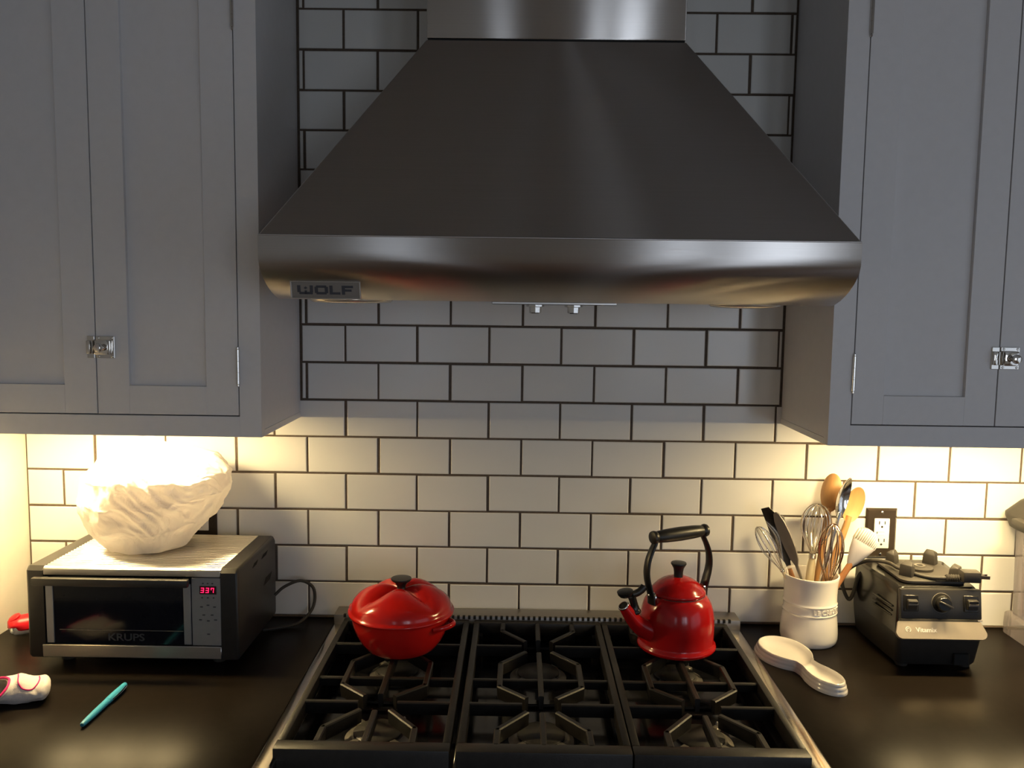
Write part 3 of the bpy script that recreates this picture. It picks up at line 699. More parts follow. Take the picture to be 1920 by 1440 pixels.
# ------------------------------------------------------------------ plastic bag on the toaster oven
bagZ = CT + TZ1
bag = thing('plastic_bag', 'knotted white plastic grocery bag on top of the toaster oven', 'bag', (-.774, -.150, bagZ))
g = G(); nu, nv = 220, 120
def bagp(u, v):
    a = 2*PI*u; t = v
    # profile: narrow foot, wide belly, gathered neck
    prof = [(0, .000, .055), (.10, .004, .083), (.28, .045, .124), (.48, .105, .150), (.64, .150, .150), (.78, .187, .118), (.90, .212, .050), (.96, .224, .018), (1, .232, .012)]
    for i in range(len(prof) - 1):
        if prof[i][0] <= t <= prof[i+1][0]:
            f = (t - prof[i][0])/(prof[i+1][0] - prof[i][0]); f = f*f*(3 - 2*f)*.5 + f*.5
            z = prof[i][1] + (prof[i+1][1] - prof[i][1])*f; r = prof[i][2] + (prof[i+1][2] - prof[i][2])*f; break
    d = Vector((math.cos(a), math.sin(a), z*6))
    lump = noise.noise(d*1.5)*.10 + noise.noise(d*3.2 + Vector((5, 2, 1)))*.05
    sw = a + 1.4*t + .5*noise.noise(Vector((math.cos(a)*1.5, math.sin(a)*1.5, t*2)))
    cre = -abs(noise.noise(Vector((math.cos(sw)*4.2, math.sin(sw)*4.2, t*1.3))))*.085 - abs(noise.noise(Vector((math.cos(sw)*9, math.sin(sw)*9, t*3 + 4))))*.04
    cre += -abs(noise.noise(Vector((math.cos(sw + .8*t)*16, math.sin(sw + .8*t)*16, t*5 + 9))))*.030 - abs(noise.noise(Vector((math.cos(a)*6 + t*9, math.sin(a)*6 - t*7, t*11))))*.035
    k = min(1, t*5)*1.0
    rr = r*(1 + k*(lump + cre + .05))
    x, y = rr*math.cos(a)*.985, rr*math.sin(a)*.72
    lean = .018*math.sin(t*PI)*1.0
    zz = z + k*(.012*noise.noise(d*2.2 + Vector((9, 0, 0)))) if t < .9 else z
    zz += max(0, x - .02)*.33*(1 - t)*min(1, t*6)          # the belly rides up on the stove side
    return (x + lean + .012*t, y, max(zz, .0006))
for j in range(nv + 1):
    for i in range(nu): g.v.append(bagp(i/nu, j/nv))
for j in range(nv):
    for i in range(nu): g.f.append((j*nu + i, j*nu + (i+1) % nu, (j+1)*nu + (i+1) % nu, (j+1)*nu + i))
g.f.append(tuple(range(nu))[::-1])
obj('film', g, 'bag', bag, 70)
obj('contents', lathe([(.03, .004), (.055, .01), (.080, .045), (.085, .09), (.070, .13), (.03, .15), (.002, .152)], 32, (.01, 0, 0), mod=lambda r, z, a: (r*(1 + .12*math.sin(3*a)), z)).xf(Matrix.Diagonal((1, .75, 1, 1))), 'bagin', bag, 60)

# ------------------------------------------------------------------ outlets
def outlet(x, z, label):
    r = thing('wall_outlet', label, 'outlet', (x, -.0004, z), group='outlets on the tiled wall')
    g = G(); a, b = .0340, .0555
    g.add([(-a, 0, -b), (a, 0, -b), (a, 0, b), (-a, 0, b), (-a, -.0020, -b), (a, -.0020, -b), (a, -.0020, b), (-a, -.0020, b), (-a + .004, -.0060, -b + .004), (a - .004, -.0060, -b + .004), (a - .004, -.0060, b - .004), (-a + .004, -.0060, b - .004)],
          [(8, 9, 10, 11), (3, 2, 1, 0)] + [q for i in range(4) for q in ((i, (i+1) % 4, 4 + (i+1) % 4, 4 + i), (4 + i, 4 + (i+1) % 4, 8 + (i+1) % 4, 8 + i))])
    obj('cover_plate', g, 'plate', r, 20, 'dark bronze cover plate')
    rc = obj('receptacle', box(-.0168, .0168, -.0085, -.0055, -.0335, .0335, .0012, 2), 'recep', r, 40, 'white duplex receptacle')
    sl = G()
    for zc in (.0205, -.0190):
        for sx in (-.0062, .0062): box(sx - .0010, sx + .0010, -.0089, -.0080, zc, zc + .0072, g=sl)
        sl.join(lathe([(.0024, 0), (.0024, .0006)], 12), Matrix.Translation((0, -.0083, zc - .0055)) @ Matrix.Rotation(PI/2, 4, 'X'))
    obj('slots', sl, 'void', rc)
    bt = box(-.0080, .0060, -.0092, -.0084, .0030, .0062, .0003); box(-.0080, .0060, -.0092, -.0084, -.0040, -.0008, .0003, g=bt)
    obj('test_button', bt, 'recep', rc)
    obj('indicator', box(-.0112, -.0094, -.0089, -.0080, -.0005, .0040), 'void', rc)
    for s in (-1, 1): obj('screw', lathe([(.0030, 0), (.0030, .0010), (.0018, .0018)], 14).xf(Matrix.Translation((0, -.0058, s*.0470)) @ Matrix.Rotation(PI/2, 4, 'X')), 'chrome', r, 40)
outlet(.7935, 1.1280, 'dark plate outlet with white receptacle above the blender base')
outlet(-.7160, 1.1450, 'dark plate outlet mostly hidden behind the plastic bag')

# ------------------------------------------------------------------ small things on the left worktop
# teal felt pen
a = Vector((-.7290, -.5150, CT + .0062)); b = Vector((-.7265, -.3640, CT + .0066)); L = (b - a).length
pen = thing('pen', 'teal felt-tip pen lying on the dark countertop', 'pen', tuple(a), math.atan2((b - a).y, (b - a).x))
Ry = Matrix.Rotation(PI/2, 4, 'Y')
obj('barrel', lathe([(.0034, 0), (.0040, .0015), (.0046, .010), (.0054, .040), (.0056, L*.58)], 20).xf(Ry), 'teal', pen, 40)
obj('cap', lathe([(.0060, L*.56), (.0061, L*.60), (.0058, L*.80), (.0050, L*.96), (.0044, L*.99), (.002, L)], 20).xf(Ry), 'teal', pen, 40)
obj('end_plug', lathe([(.0030, -.0012), (.0033, -.0006), (.0034, .0004)], 16).xf(Ry), 'teald', pen, 40)
obj('clip', tube(spline([(L*.94, -.0052, .0010), (L*.82, -.0070, .0008), (L*.66, -.0072, .0006), (L*.60, -.0064, .0006)], 4), .0012, 8, flat=1.6), 'chrome', pen, 50)

# child's white sock with magenta stitching
sk = thing('sock', 'small white sock with magenta stitching lying on the countertop', 'sock', (-.892, -.420, CT), math.radians(24))
SU, SV = 56, 40
def sockp(u, v, off=0.0):
    """u from the open cuff (0) to the toe (1); v around"""
    a = 2*PI*v
    cxx = -.028 + .081*u
    hw = .037*(1 - .10*math.sin(PI*u)) * (1 if u < .82 else math.sqrt(max(0.0, 1 - ((u - .82)/.18)**2))*.98 + .02)
    hh = (.0180 + .006*math.exp(-((u - .42)/.16)**2) + .004*math.exp(-((u - .05)/.1)**2)) * (1 if u < .84 else math.sqrt(max(0.0, 1 - ((u - .84)/.16)**2))*.97 + .03)
    wob = 1 + .10*noise.noise(Vector((cxx*45, math.cos(a)*1.4, math.sin(a)*1.4))) + .05*noise.noise(Vector((cxx*110, math.cos(a)*3, math.sin(a)*3)))
    y = (hw*wob + off)*math.cos(a); z = (hh*wob + off)*math.sin(a)
    zc = .0205 + .0025*math.sin(u*7)
    z = max(zc + z, .0010 + (.0006 if off > 0 else 0))
    y += .006*math.sin(u*4.2) - .004
    cxx += (.030*math.sin(a) - .014)*max(0, 1 - u*2.2) - .010*math.cos(a)*max(0, 1 - u*3)
    return (cxx, y, z)
g = G()
for i in range(SU + 1):
    for k in range(SV): g.v.append(sockp(i/SU, k/SV))
for i in range(SU):
    for k in range(SV): g.f.append((i*SV + k, i*SV + (k+1) % SV, (i+1)*SV + (k+1) % SV, (i+1)*SV + k))
g.f.append(tuple(range(SU*SV, (SU+1)*SV)))
obj('knit', g, 'sock', sk, 80)
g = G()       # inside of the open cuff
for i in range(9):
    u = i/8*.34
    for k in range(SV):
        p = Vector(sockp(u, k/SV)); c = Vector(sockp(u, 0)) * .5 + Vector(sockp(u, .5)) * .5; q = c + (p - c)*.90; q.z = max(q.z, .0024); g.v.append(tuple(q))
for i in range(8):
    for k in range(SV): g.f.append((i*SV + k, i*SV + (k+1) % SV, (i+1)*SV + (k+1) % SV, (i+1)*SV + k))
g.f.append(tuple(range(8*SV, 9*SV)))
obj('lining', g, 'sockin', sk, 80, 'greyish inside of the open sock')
obj('cuff_edge', tube([sockp(.012, k/SV, .0006) for k in range(SV)], .0021, 8, closed=True), 'pink', sk, 60, 'magenta cuff edge')
hp = [sockp(u, v, .0004) for u, v in [(.30, .20), (.32, .27), (.38, .36), (.47, .415), (.58, .42), (.68, .40), (.76, .34), (.79, .27), (.77, .20)]]
obj('heel_stitching', tube(spline(hp, 5), .0012, 6), 'pink', sk, 60, 'magenta stitched outline')

# red-and-white plastic dispenser tucked beside the toaster oven
ds = thing('dispenser', 'small white plastic bottle with red hooded cap lying by the wall', 'bottle', (-1.0560, -.125, CT), math.radians(40))
obj('bottle', lathe([(.004, -.022), (.0120, -.020), (.0170, -.014), (.0185, -.004), (.0185, .050), (.0160, .056), (.006, .058)], 32).xf(Matrix.Translation((0, 0, .0190)) @ Ry), 'wplast', ds, 50)
g = G(); hp_ = [(.002, -.0250), (.0140, -.0235), (.0195, -.0170), (.0212, -.006), (.0212, .016), (.0190, .0165)]; na = 26
for r_, x_ in hp_:
    for k in range(na):
        a_ = math.radians(-12 + 204*k/(na - 1)); g.v.append((x_ + (.010*(1 - math.sin(a_)) if x_ < 0 and math.sin(a_) < .35 else 0), r_*math.cos(a_), .0190 + r_*math.sin(a_)))
for q in range(len(hp_) - 1):
    for k in range(na - 1): g.f.append((q*na + k, q*na + k + 1, (q+1)*na + k + 1, (q+1)*na + k))
cap = obj('red_cap', g, 'rcap', ds, 50, 'red hooded cap')
sm = cap.modifiers.new('thickness', 'SOLIDIFY'); sm.thickness = .0016; sm.offset = 1
obj('cap_top', lathe([(.0120, 0), (.0124, .0035), (.0108, .0050), (.002, .0055)], 28).xf(Matrix.Translation((-.012, 0, .0370)) @ Matrix.Rotation(math.radians(-28), 4, 'Y')), 'rcap', cap, 50)
for s_ in (-1, 1): obj('tab', lathe([(.0012, -.006), (.0034, -.003), (.0034, .003), (.0012, .006)], 14, (-.0205, s_*.0125, .0165)), 'wplast', ds, 50)

# ------------------------------------------------------------------ utensil crock and what stands in it
CX, CY = .6150, -.0860
crock = thing('utensil_crock', 'white glazed stoneware crock holding whisks and spoons', 'crock', (CX, CY, CT))
pr = [(.050, 0), (.0550, .0012), (.0580, .006), (.0592, .014), (.0590, .026), (.0575, .045), (.0555, .062), (.0550, .066), (.0562, .0685), (.0550, .071), (.0545, .073), (.0543, .084),
      (.0548, .0855), (.0560, .0880), (.0548, .0905), (.0543, .093), (.0545, .110), (.0555, .128), (.0572, .140), (.0580, .1440), (.0574, .1462), (.0550, .1465), (.0530, .1440), (.0505, .120), (.0500, .06), (.0490, .012), (.002, .010)]
obj('vessel', lathe(pr, 72), 'cream', crock, 50)
tg = text_g('LE CREUSET', .0138, .0026, 1.0, .0003); Rt = .0548; a0 = math.radians(-108 + 41 + 5)
g = G(); g.add([(Rt*1.0*math.cos(a0 + x/Rt) + (-y)*math.cos(a0 + x/Rt), Rt*math.sin(a0 + x/Rt) + (-y)*math.sin(a0 + x/Rt), z + .0735) for x, y, z in tg.v], tg.f)
obj('lettering', g, 'cream', crock, label='raised letters reading LE CREUSET')

def along(p0, p1):
    p0 = Vector(p0); p1 = Vector(p1); d = p1 - p0
    return p0, d.to_track_quat('Z', 'Y').to_matrix().to_4x4(), d.length
def utensil(name, label, cat, p0, p1, roll=0.0):
    p0, R_, L_ = along(p0, p1)
    r = thing(name, label, cat); r.matrix_world = Matrix.Translation(p0) @ R_ @ Matrix.Rotation(roll, 4, 'Z')
    r['group'] = 'utensils in the white crock'
    return r, L_
def whisk(label, p0, p1, rad, hlen, nw, wm, hm, wr=.0009, hr=.0075, coil=True):
    r, L_ = utensil('whisk', label, 'whisk', p0, p1, .3)
    obj('handle', lathe([(hr*.5, 0), (hr*.9, .003), (hr, hlen*.4), (hr*.85, hlen*.85), (hr*.55, hlen)], 18), hm, r, 50)
    cage = hlen - .004; H = L_ - cage
    for k in range(nw):
        a = PI*k/nw; dx, dy = math.cos(a), math.sin(a); pts = []
        zc = cage + .60*H; r0 = .0035; half = [(r0 + (rad - r0)*(.5 - .5*math.cos(PI*i/11))**.85, cage + (zc - cage)*i/11) for i in range(12)]
        top = [(rad*math.cos(PI*i/16), zc + (.40*H - .0006*k)*math.sin(PI*i/16)) for i in range(1, 16)]
        full = half + top + [(-q_, z_) for q_, z_ in half[::-1]]
        pts = [(dx*q_, dy*q_, z_) for q_, z_ in full]
        obj('wire_loop', tube(pts, wr, 6), wm, r, 60)
    if coil:
        cp2 = [(hr*.72*math.cos(2*PI*i/10), hr*.72*math.sin(2*PI*i/10), hlen - .006 + .0018*i/10) for i in range(51)]
        obj('coil', tube(cp2, .0011, 6), wm, r, 60)
    return r
ZI = CT + .0135
# 1 small whisk leaning out towards the kettle
whisk('small wire whisk leaning from the crock towards the kettle', (.6360, -.092, ZI), (.4960, -.087, 1.1600), .0165, .165, 5, 'wire', 'ivory', .0008, .0055)
# 2 steel balloon whisk with its tight coil
whisk('large silver balloon whisk with an ivory handle in the crock', (.6080, -.076, ZI + .002), (.6330, -.060, 1.2050), .0320, .165, 7, 'wire', 'ivory', .0010, .0100)
# 3 bronzed balloon whisk in front
whisk('bronze-toned whisk standing at the front rim of the crock', (.6420, -.100, ZI), (.6400, -.130, 1.1800), .0250, .115, 6, 'copper', 'steel2', .0012, .0065, coil=False)

def blade(name, label, cat, p0, p1, roll, outline, thick, bm_, hm, hl, hr, belly=0.0, neck=None):
    """handle then a flat blade; outline = [(z, left, right)] along the axis"""
    r, L_ = utensil(name, label, cat, p0, p1, roll)
    if hm: obj('handle', lathe([(hr*.6, 0), (hr, .004), (hr, hl*.5), (hr*.8, hl)], 16), hm, r, 50)
    g = G(); n_ = len(outline); z0 = outline[0][0]; z1 = outline[-1][0]
    for z, l, r_ in outline:
        f = (z - z0)/(z1 - z0); b_ = belly*math.sin(PI*f)
        for x, yy in ((-l, -thick/2 + b_), (-(l - r_)/2, -thick/2 + b_ + belly*.6*math.sin(PI*f)), (r_, -thick/2 + b_), (r_, thick/2 + b_), (-(l - r_)/2, thick/2 + b_ + belly*.6*math.sin(PI*f)), (-l, thick/2 + b_)): g.v.append((x, yy, z))
    for i in range(n_ - 1):
        for k in range(6): g.f.append((i*6 + k, i*6 + (k+1) % 6, (i+1)*6 + (k+1) % 6, (i+1)*6 + k))
    g.f += [tuple(range(6))[::-1], tuple(range((n_-1)*6, n_*6))]
    obj('blade', g, bm_, r, 40)
    return r
# 4 bright steel turner, nearly edge-on
blade('icing_spatula', 'shiny narrow steel spatula with pointed tip and wooden handle', 'spatula', (.6280, -.070, ZI), (.5170, -.085, 1.2030), 1.02,
      [(.145, .004, .004), (.165, .006, .006), (.180, .0120, .0120), (.230, .0150, .0150), (.2750, .0150, .0120), (.2960, .0150, .0020)], .0016, 'chrome', 'wood2', .150, .0056, .003)
# 5 grey nylon offset spatula
blade('spatula', 'long grey spatula with rounded tip leaning in the crock', 'spatula', (.6360, -.104, ZI + .004), (.5290, -.100, 1.1955), .62,
      [(.060, .003, .003), (.135, .0030, .0030), (.160, .0040, .0040), (.175, .0110, .0110), (.200, .0150, .0150), (.235, .0155, .0155), (.262, .0130, .0130), (.280, .0070, .0070), (.2840, .002, .002)], .0024, 'grey', 'rubber', .075, .0040, .004)
# 6 dark turner at the back
blade('turner', 'dark nylon turner standing behind the grey spatula', 'turner', (.6000, -.060, ZI), (.5570, -.060, 1.1800), .1,
      [(.120, .003, .003), (.160, .004, .004), (.170, .0075, .0075), (.245, .0072, .0072), (.2520, .006, .006)], .0022, 'grey', 'grey', .130, .0040)
def spoon(label, p0, p1, roll, bw, bl, hm, hr, m_, cat='spoon', depth=.012, nm_='spoon'):
    r, L_ = utensil(nm_, label, cat, p0, p1, roll)
    hl = L_ - bl*.92
    obj('handle', tube([(0, 0, 0), (0, 0, hl*.5), (0, 0, hl), (0, .0, hl + bl*.10)], [hr, hr*1.05, hr*.95, hr*.85], 14), hm, r, 60)
    g = G(); nu_, nv_ = 28, 8; c0 = L_ - bl/2
    def ring(side):
        for j in range(nv_ + 1):
            f = j/nv_
            for i in range(nu_):
                a = 2*PI*i/nu_; x = f*bw*math.sin(a); z = c0 + f*bl/2*math.cos(a)
                y = depth*(1 - f*f) + (0 if side else -.0022*(1 - .4*f)); g.v.append((x, y, z))
    ring(1); ring(0); n1 = (nv_ + 1)*nu_
    for o_ in (0, n1):
        for j in range(nv_):
            for i in range(nu_): g.f.append((o_ + j*nu_ + i, o_ + j*nu_ + (i+1) % nu_, o_ + (j+1)*nu_ + (i+1) % nu_, o_ + (j+1)*nu_ + i))
    for i in range(nu_): g.f.append((nv_*nu_ + i, nv_*nu_ + (i+1) % nu_, n1 + nv_*nu_ + (i+1) % nu_, n1 + nv_*nu_ + i))
    obj('bowl', g, m_, r, 60)
    return r
# spoons: two wooden, one of steel in front of them
spoon('wooden spoon with bowl facing out beside the wall outlet', (.6180, -.070, ZI), (.7200, -.060, 1.2420), -1.40, .0245, .080, 'wood', .0072, 'wood')
spoon('wooden spoon half hidden behind the polished steel spoon', (.6280, -.052, ZI), (.6730, -.034, 1.2660), .45, .0230, .085, 'wood', .0065, 'wood')
spoon('polished steel serving spoon in front of the wooden spoons', (.6080, -.088, ZI), (.6870, -.086, 1.2680), -.85, .0205, .094, 'chrome', .0042, 'chrome', depth=.015)
# basting brush
r, L_ = utensil('basting_brush', 'white silicone basting brush with wooden handle leaning towards the outlet', 'brush', (.6040, -.096, ZI + .004), (.7370, -.095, 1.1590), 1.35)
obj('handle', tube([(0, 0, 0), (0, 0, L_*.35), (0, 0, L_ - .082)], [.0066, .0076, .0062], 16), 'wood2', r, 60)
obj('ferrule', lathe([(.0072, L_ - .088), (.0110, L_ - .080), (.0190, L_ - .058), (.0245, L_ - .036), (.0240, L_ - .034)], 32, mod=lambda rr, z, a: (rr*(1 - .35*abs(math.sin(a))**2), z)), 'silich', r, 50)
g = G()
for k in range(12):
    x = -.0220 + .0440*k/11; e_ = L_ - .003 - .013*((x - .004)/.0225)**2; dp = .0155*math.sqrt(max(.08, 1 - (x/.0245)**2))
    box(x*1.05 - .00135, x*1.05 + .00135, -dp, dp, L_ - .036, e_, .0008, g=g)
o = obj('bristles', g, 'silic', r, 50); o['kind'] = 'stuff'

# ------------------------------------------------------------------ spoon rest
A = Vector((.5345, -.178)); B = Vector((.5740, -.306)); ax = (B - A)
rest = thing('spoon_rest', 'white glazed spoon rest lying beside the stove', 'spoon rest', (A.x, A.y, CT), math.atan2(ax.y, ax.x))
# local x runs from the big bowl (0) to the small bowl (D)
D_ = ax.length; L1, W1, L2, W2_ = .0700, .0530, .0500, .0315
def outline(n_=140):
    pts = []
    def half(x):
        h1 = W1*math.sqrt(max(0, 1 - (x/L1)**2)); h2 = W2_*math.sqrt(max(0, 1 - ((x - D_)/L2)**2))
        nk = .0215 if .03 < x < D_ - .02 else 0
        k = .0045
        if max(h1, h2, nk) <= 0: return 0
        e = min(1, (x + L1)/.008, (D_ + L2 - x)/.008)
        return max(h1, h2, nk)*(1 - e) + e*k*math.log(math.exp(h1/k) + math.exp(h2/k) + math.exp(nk/k) - 2)
    for i in range(n_ + 1):
        s_ = i/n_; x = -L1 + (D_ + L1 + L2)*(1 - math.cos(PI*s_))/2; pts.append((x, half(x)))
    up = pts; dn = [(x, -h_) for x, h_ in pts]
    return up + dn[-2:0:-1]
OL = outline(); NO = len(OL)
def inset(p, f):
    """move an outline point f of the way to the medial line between the bowls"""
    cx_ = min(max(p[0], 0), D_); return (p[0] + (cx_ - p[0])*f, p[1]*(1 - f))
def big(x): return 1/(1 + math.exp((x - D_*.55)/.010))
layers = [(0, 0, 0), (0.0, .0035, 0), (.02, .0060, 0), (.055, .0075, 0), (.05, .0090, 0), (.07, .0130, 0), (.11, .0145, 0), (.105, .0160, 0), (.13, .0200, 0), (.165, .0212, 0), (.20, .0205, 1), (.30, .0140, 1), (.45, .0085, 1), (.70, .0065, 1), (.97, .0060, 1)]
g = G()
for f, z, ins in layers:
    for p in OL:
        q = inset(p, f); zz = z
        if ins:
            # the neck between the bowls is a saddle, shallower than either bowl
            sd = math.exp(-((p[0] - D_*.58)/.016)**2); zz = z + (.0150 - z)*sd*.75 if z < .0150 else z
        g.v.append((q[0], q[1], zz))
for k in range(len(layers) - 1):
    for i in range(NO): g.f.append((k*NO + i, k*NO + (i+1) % NO, (k+1)*NO + (i+1) % NO, (k+1)*NO + i))
g.f.append(tuple(range(NO))[::-1])
half_ = NO//2; o_ = (len(layers) - 1)*NO
for i in range(half_):       # close the dish floor strip between the two sides
    a_, b_ = o_ + i, o_ + i + 1; c_, d_ = o_ + (NO - i) % NO, o_ + (NO - i - 1) % NO
    q = []
    for t_ in (a_, b_, d_, c_):
        if t_ not in q: q.append(t_)
    if len(q) >= 3: g.f.append(tuple(q))
obj('dish', g, 'glaze', rest, 60)

# ------------------------------------------------------------------ blender motor base
vb = thing('blender_motor', 'black blender motor base without its jar, cord coiled on top', 'blender', (.8230, -.130, CT))
def section(z, xf, xb, yf, yb, cr):
    """rounded trapezoid outline: half width xf at the front, xb at the back"""
    pts = []
    for cx_, cy_, a0_ in ((xf - cr, yf + cr, -PI/2), (xb - cr, yb - cr, 0), (-xb + cr, yb - cr, PI/2), (-xf + cr, yf + cr, PI)):
        for k in range(6):
            a = a0_ + k*PI/10; pts.append((cx_ + cr*math.cos(a), cy_ + cr*math.sin(a), z))
    return pts
def loft(secs):
    g = G(); n_ = len(secs[0])
    for s_ in secs: g.v += s_
    for k in range(len(secs) - 1):
        for i in range(n_): g.f.append((k*n_ + i, k*n_ + (i+1) % n_, (k+1)*n_ + (i+1) % n_, (k+1)*n_ + i))
    g.f += [tuple(range(n_))[::-1], tuple(range((len(secs)-1)*n_, len(secs)*n_))]; return g
lower = loft([section(.006, .076, .085, -.088, .098, .012), section(.012, .079, .089, -.092, .100, .012), section(.050, .083, .094, -.098, .101, .012), section(.070, .0845, .096, -.101, .101, .012)])
obj('lower_housing', lower, 'dark', vb, 40)
upper = loft([section(.070, .0845, .096, -.099, .101, .012), section(.100, .0830, .0965, -.095, .101, .012), section(.140, .0800, .0955, -.088, .100, .012), section(.158, .0780, .0945, -.084, .099, .012), section(.1625, .0740, .0910, -.079, .096, .010)])
obj('upper_housing', upper, 'gloss', vb, 40)
for k in range(3): obj('side_rib', tube([(-.0838 - .0008*k*0, -.070, .100 + k*.009), (-.0930, .000, .100 + k*.009)], .0018, 8), 'gloss', vb, 40)
# control panel, leaning back, with a thin bright lower edge
Rc = Matrix.Translation((0, -.0985, .102)) @ Matrix.Rotation(math.radians(-9), 4, 'X')
cp = obj('control_panel', box(-.0800, .0800, -.0035, .0100, .0000, .0600, .004, 2).xf(Rc), 'dark', vb, 40)
obj('panel_edge', box(-.0795, .0795, -.0052, .0, -.0022, .0008, .0006).xf(Rc), 'name', cp, 40)
for sx in (-1, 1):
    x = sx*.0600 - (.002 if sx > 0 else 0)
    rk = obj('switch', box(x - .0150, x + .0150, -.0060, .0, .0160, .0480, .0015).xf(Rc), 'gloss', cp, 40)
    pdl = box(-.0100, .0100, -.010, .0, -.0100, .0100, .0015).xf(Rc @ Matrix.Translation((x, -.0040, .0320)) @ Matrix.Rotation(math.radians(24 if sx < 0 else 14), 4, 'X'))
    obj('rocker', pdl, 'dark', rk, 40)
    obj('rocker_stripe', box(-.0092, .0092, -.0108, -.0098, -.0008 if sx > 0 else .0020, .0032 if sx > 0 else .0058).xf(Rc @ Matrix.Translation((x, -.0040, .0320)) @ Matrix.Rotation(math.radians(24 if sx < 0 else 14), 4, 'X')), 'grey', rk)
kn = obj('dial', lathe([(.0185, 0), (.0185, .003), (.0150, .005), (.0140, .014), (.0120, .016)], 36).xf(Rc @ Matrix.Translation((0, -.0035, .0330)) @ Matrix.Rotation(PI/2, 4, 'X')), 'gloss', cp, 40)
obj('pointer', box(-.0022, .0022, -.0215, -.0150, -.0130, .0150, .0012).xf(Rc @ Matrix.Translation((0, -.0035, .0330)) @ Matrix.Rotation(math.radians(115), 4, 'Y')), 'dark', kn, 40)
obj('dial_ring', tube([tuple(Rc @ Vector((.0192*math.cos(a), -.0040, .0330 + .0192*math.sin(a)))) for a in [2*PI*k/40 for k in range(40)]], .0006, 6, closed=True), 'grey', kn, 60)
# light nameplate, jutting out with rounded lower corners
pts = []
for cx_, cz_, a0_, rr in ((.076, .0155, -PI/2, .012), (.0800, .0360, 0, .001), (-.0800, .0360, PI/2, .001), (-.076, .0155, PI, .012)):
    for k in range(6):
        a = a0_ + k*PI/10; pts.append((cx_ + rr*math.cos(a), cz_ + rr*math.sin(a)))
Rn = Matrix.Translation((-.0075, -.1285, .0705)) @ Matrix.Rotation(math.radians(-33), 4, 'X')
g = G(); n_ = len(pts); g.v = [(x, 0, z) for x, z in pts] + [(x*.98, .010, z) for x, z in pts]
g.f = [tuple(range(n_)), tuple(range(n_, 2*n_))[::-1]] + [(i, (i+1) % n_, n_ + (i+1) % n_, n_ + i) for i in range(n_)]
npl = obj('name_plate', g.xf(Rn), 'name', vb, 40, 'light brushed nameplate')
obj('plate_support', extrude_x([(-.0950, .1050), (-.1050, .1040), (-.1245, .0750), (-.1230, .0720), (-.0950, .0640)], -.0810, .0690), 'dark', vb, 20)
lt = text_g('Vitamix', .0125, .0004, 1.05, .0001).xf(Rn @ Matrix.Translation((-.0290, -.0004, .0165)))
obj('lettering', lt, 'inkw', npl, label='white letters reading Vitamix')
lg = tube([(.0048*math.cos(a), 0, .0048*math.sin(a)) for a in [2*PI*k/20 - 1.1 for k in range(18)]], .0007, 6)
lg.join(tube([(.0022*math.cos(a), 0, .0022*math.sin(a)) for a in [2*PI*k/16 for k in range(12)]], .0006, 6))
obj('emblem', lg.xf(Rn @ Matrix.Translation((-.0640, -.0004, .0210))), 'inkw', npl, 60)
obj('drain_recess', box(.030, .060, -.1006, -.090, .010, .0330, .001), 'void', vb)
for sx in (-1, 1):
    for y in (-.075, .085): obj('foot', lathe([(.011, 0), (.012, .002), (.012, .010)], 18, (sx*.062, y, 0)), 'rubber', vb, 40)
obj('side_tab', tube(spline([(.086, -.020, .060), (.098, -.030, .052), (.106, -.034, .040)], 4), [.010]*5 + [.008]*4, 12, flat=.7), 'dark', vb, 60)
# rubber pad with four centring posts and the drive socket
pad = loft([section(.1615, .062, .062, -.068, .066, .018), section(.1660, .066, .066, -.072, .070, .020), section(.1700, .066, .066, -.072, .070, .020), section(.1730, .060, .060, -.066, .064, .018)])
pd = obj('centring_pad', pad, 'rubber', vb, 40)
for px_, py_, tall in ((-.046, -.044, .030), (.050, -.046, .026), (.040, .040, .032), (-.040, .040, .030)):
    a = math.atan2(py_, px_)
    g = G(); hx, hy = .0130, .0100
    g.add([(-hx, -hy, 0), (hx, -hy, 0), (hx, hy, 0), (-hx, hy, 0), (-hx*.9, -hy*.85, tall*.66), (hx*.9, -hy*.85, tall*.66), (hx*.5, -hy*.4, tall), (-hx*.5, -hy*.4, tall), (hx*.9, hy*.8, tall*.80), (-hx*.9, hy*.8, tall*.80)],
          [(3, 2, 1, 0), (0, 1, 5, 4), (4, 5, 6, 7), (1, 2, 8, 5), (5, 8, 6), (2, 3, 9, 8), (8, 9, 7, 6), (3, 0, 4, 9), (9, 4, 7)])
    bm = bmesh.new(); me = bpy.data.meshes.new('x'); me.from_pydata(g.v, [], g.f); bm.from_mesh(me); bmesh.ops.recalc_face_normals(bm, faces=bm.faces[:])
    bmesh.ops.bevel(bm, geom=bm.edges[:], offset=.0014, segments=2, affect='EDGES', profile=.5); bm.verts.index_update()
    g = G(); g.add([tuple(p.co) for p in bm.verts], [tuple(p.index for p in f.verts) for f in bm.faces]); bm.free(); bpy.data.meshes.remove(me)
    obj('centring_post', g.xf(Matrix.Translation((px_, py_, .1722)) @ Matrix.Rotation(a - PI/2, 4, 'Z')), 'rubber', pd, 40)
obj('drive_collar', lathe([(.026, .1725), (.026, .178), (.022, .1795), (.012, .1795)], 36), 'rubber', pd, 40)
obj('drive_socket', lathe([(.0110, .1790), (.0110, .1812), (.0065, .1814), (.0060, .1795)], 20), 'alu', pd, 30, 'metal drive socket')
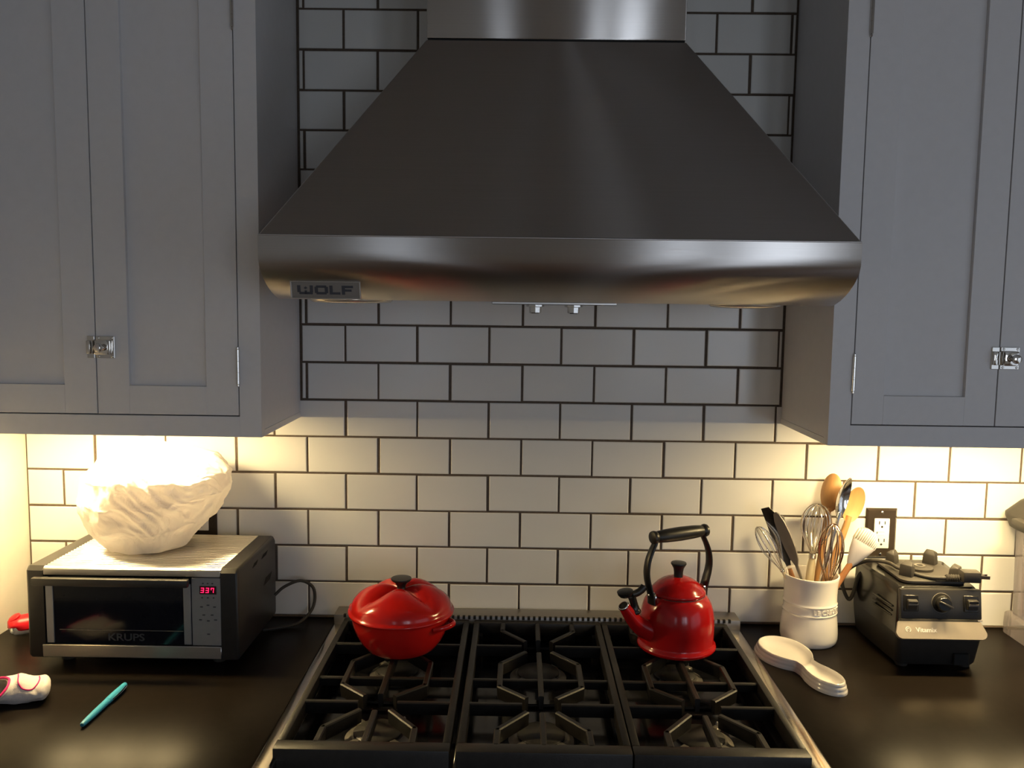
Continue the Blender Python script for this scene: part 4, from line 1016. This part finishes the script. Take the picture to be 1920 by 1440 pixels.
# its cord comes out at the back, loops over the end and lies across the pad with the plug
cord = [(-.0700, .060, .160), (-.0945, .072, .135), (-.1010, .080, .095), (-.1080, .085, .076), (-.1190, .085, .092), (-.1270, .080, .120), (-.1170, .066, .152), (-.0900, .042, .176), (-.0620, .012, .1820), (-.0520, -.020, .1800), (-.0300, -.050, .1775), (-.0100, -.066, .1765), (.022, -.072, .1775)]
pc_ = obj('power_cord', tube(spline(cord, 8), .0040, 10), 'rubber', vb, 60, 'black cord looping over the top')
sr = []
for i in range(13): sr.append((.0075 if i % 2 else .0055, i*.0022))
Rp = Matrix.Translation((.0180, -.072, .1785)) @ Matrix.Rotation(math.radians(-6), 4, 'Z') @ Matrix.Rotation(math.radians(90), 4, 'Y')
obj('strain_relief', lathe(sr, 14).xf(Rp), 'rubber', pc_, 30)
pg = box(.044, .078, -.0125, .0125, -.0105, .0115, .003, 2).xf(Matrix.Translation((.0, -.0765, .1850)) @ Matrix.Rotation(math.radians(-5), 4, 'Z'))
obj('plug', pg, 'rubber', pc_, 40)
g = G()
for yy in (-.0063, .0063): box(.078, .096, yy - .0007, yy + .0007, -.0030, .0035, .0003, g=g)
obj('plug_prong', g.xf(Matrix.Translation((.0, -.0765, .1850)) @ Matrix.Rotation(math.radians(-5), 4, 'Z')), 'chrome', pc_, 30, 'bare metal plug prongs')

# ------------------------------------------------------------------ clear blender container at the edge
jr = thing('blender_container', 'clear plastic blender container with dark lid beside the blender motor base', 'container', (1.1640, -.1000, CT))
def sq(z, h, cr): return section(z, h, h, -h, h, cr)
g = loft([sq(.0005, .098, .030), sq(.018, .0985, .030), sq(.042, .0975, .030), sq(.046, .0900, .030)])
obj('base_skirt', g, 'clear', jr, 40)
secs = [sq(.0465, .0865, .030), sq(.090, .0880, .032), sq(.150, .0895, .034), sq(.215, .0910, .036), sq(.240, .0925, .036)]
g = G(); n_ = 24
for s_ in secs: g.v += s_
for k in range(len(secs) - 1):
    for i in range(n_): g.f.append((k*n_ + i, k*n_ + (i+1) % n_, (k+1)*n_ + (i+1) % n_, (k+1)*n_ + i))
g.f.append(tuple(range(n_)))
obj('wall', g, 'clear', jr, 50)
for s_ in (-1, 1): obj('flute', tube([(-.0880, s_*.030, .055), (-.0895, s_*.030, .140), (-.0915, s_*.030, .225)], .0030, 8), 'clear', jr, 60)
ld_ = loft([sq(.236, .0955, .036), sq(.240, .1010, .036), sq(.262, .1080, .036), sq(.270, .1080, .036), sq(.298, .0880, .034), sq(.304, .0800, .032)])
l_ = obj('lid', ld_, 'rubber', jr, 40, 'dark rubber lid')
obj('lid_tab', box(-.1250, -.0990, -.030, .030, .2550, .2700, .005, 2), 'rubber', l_, 40)
obj('lid_plug', lathe([(.034, .300), (.034, .318), (.030, .324), (.004, .326)], 32), 'rubber', l_, 40)
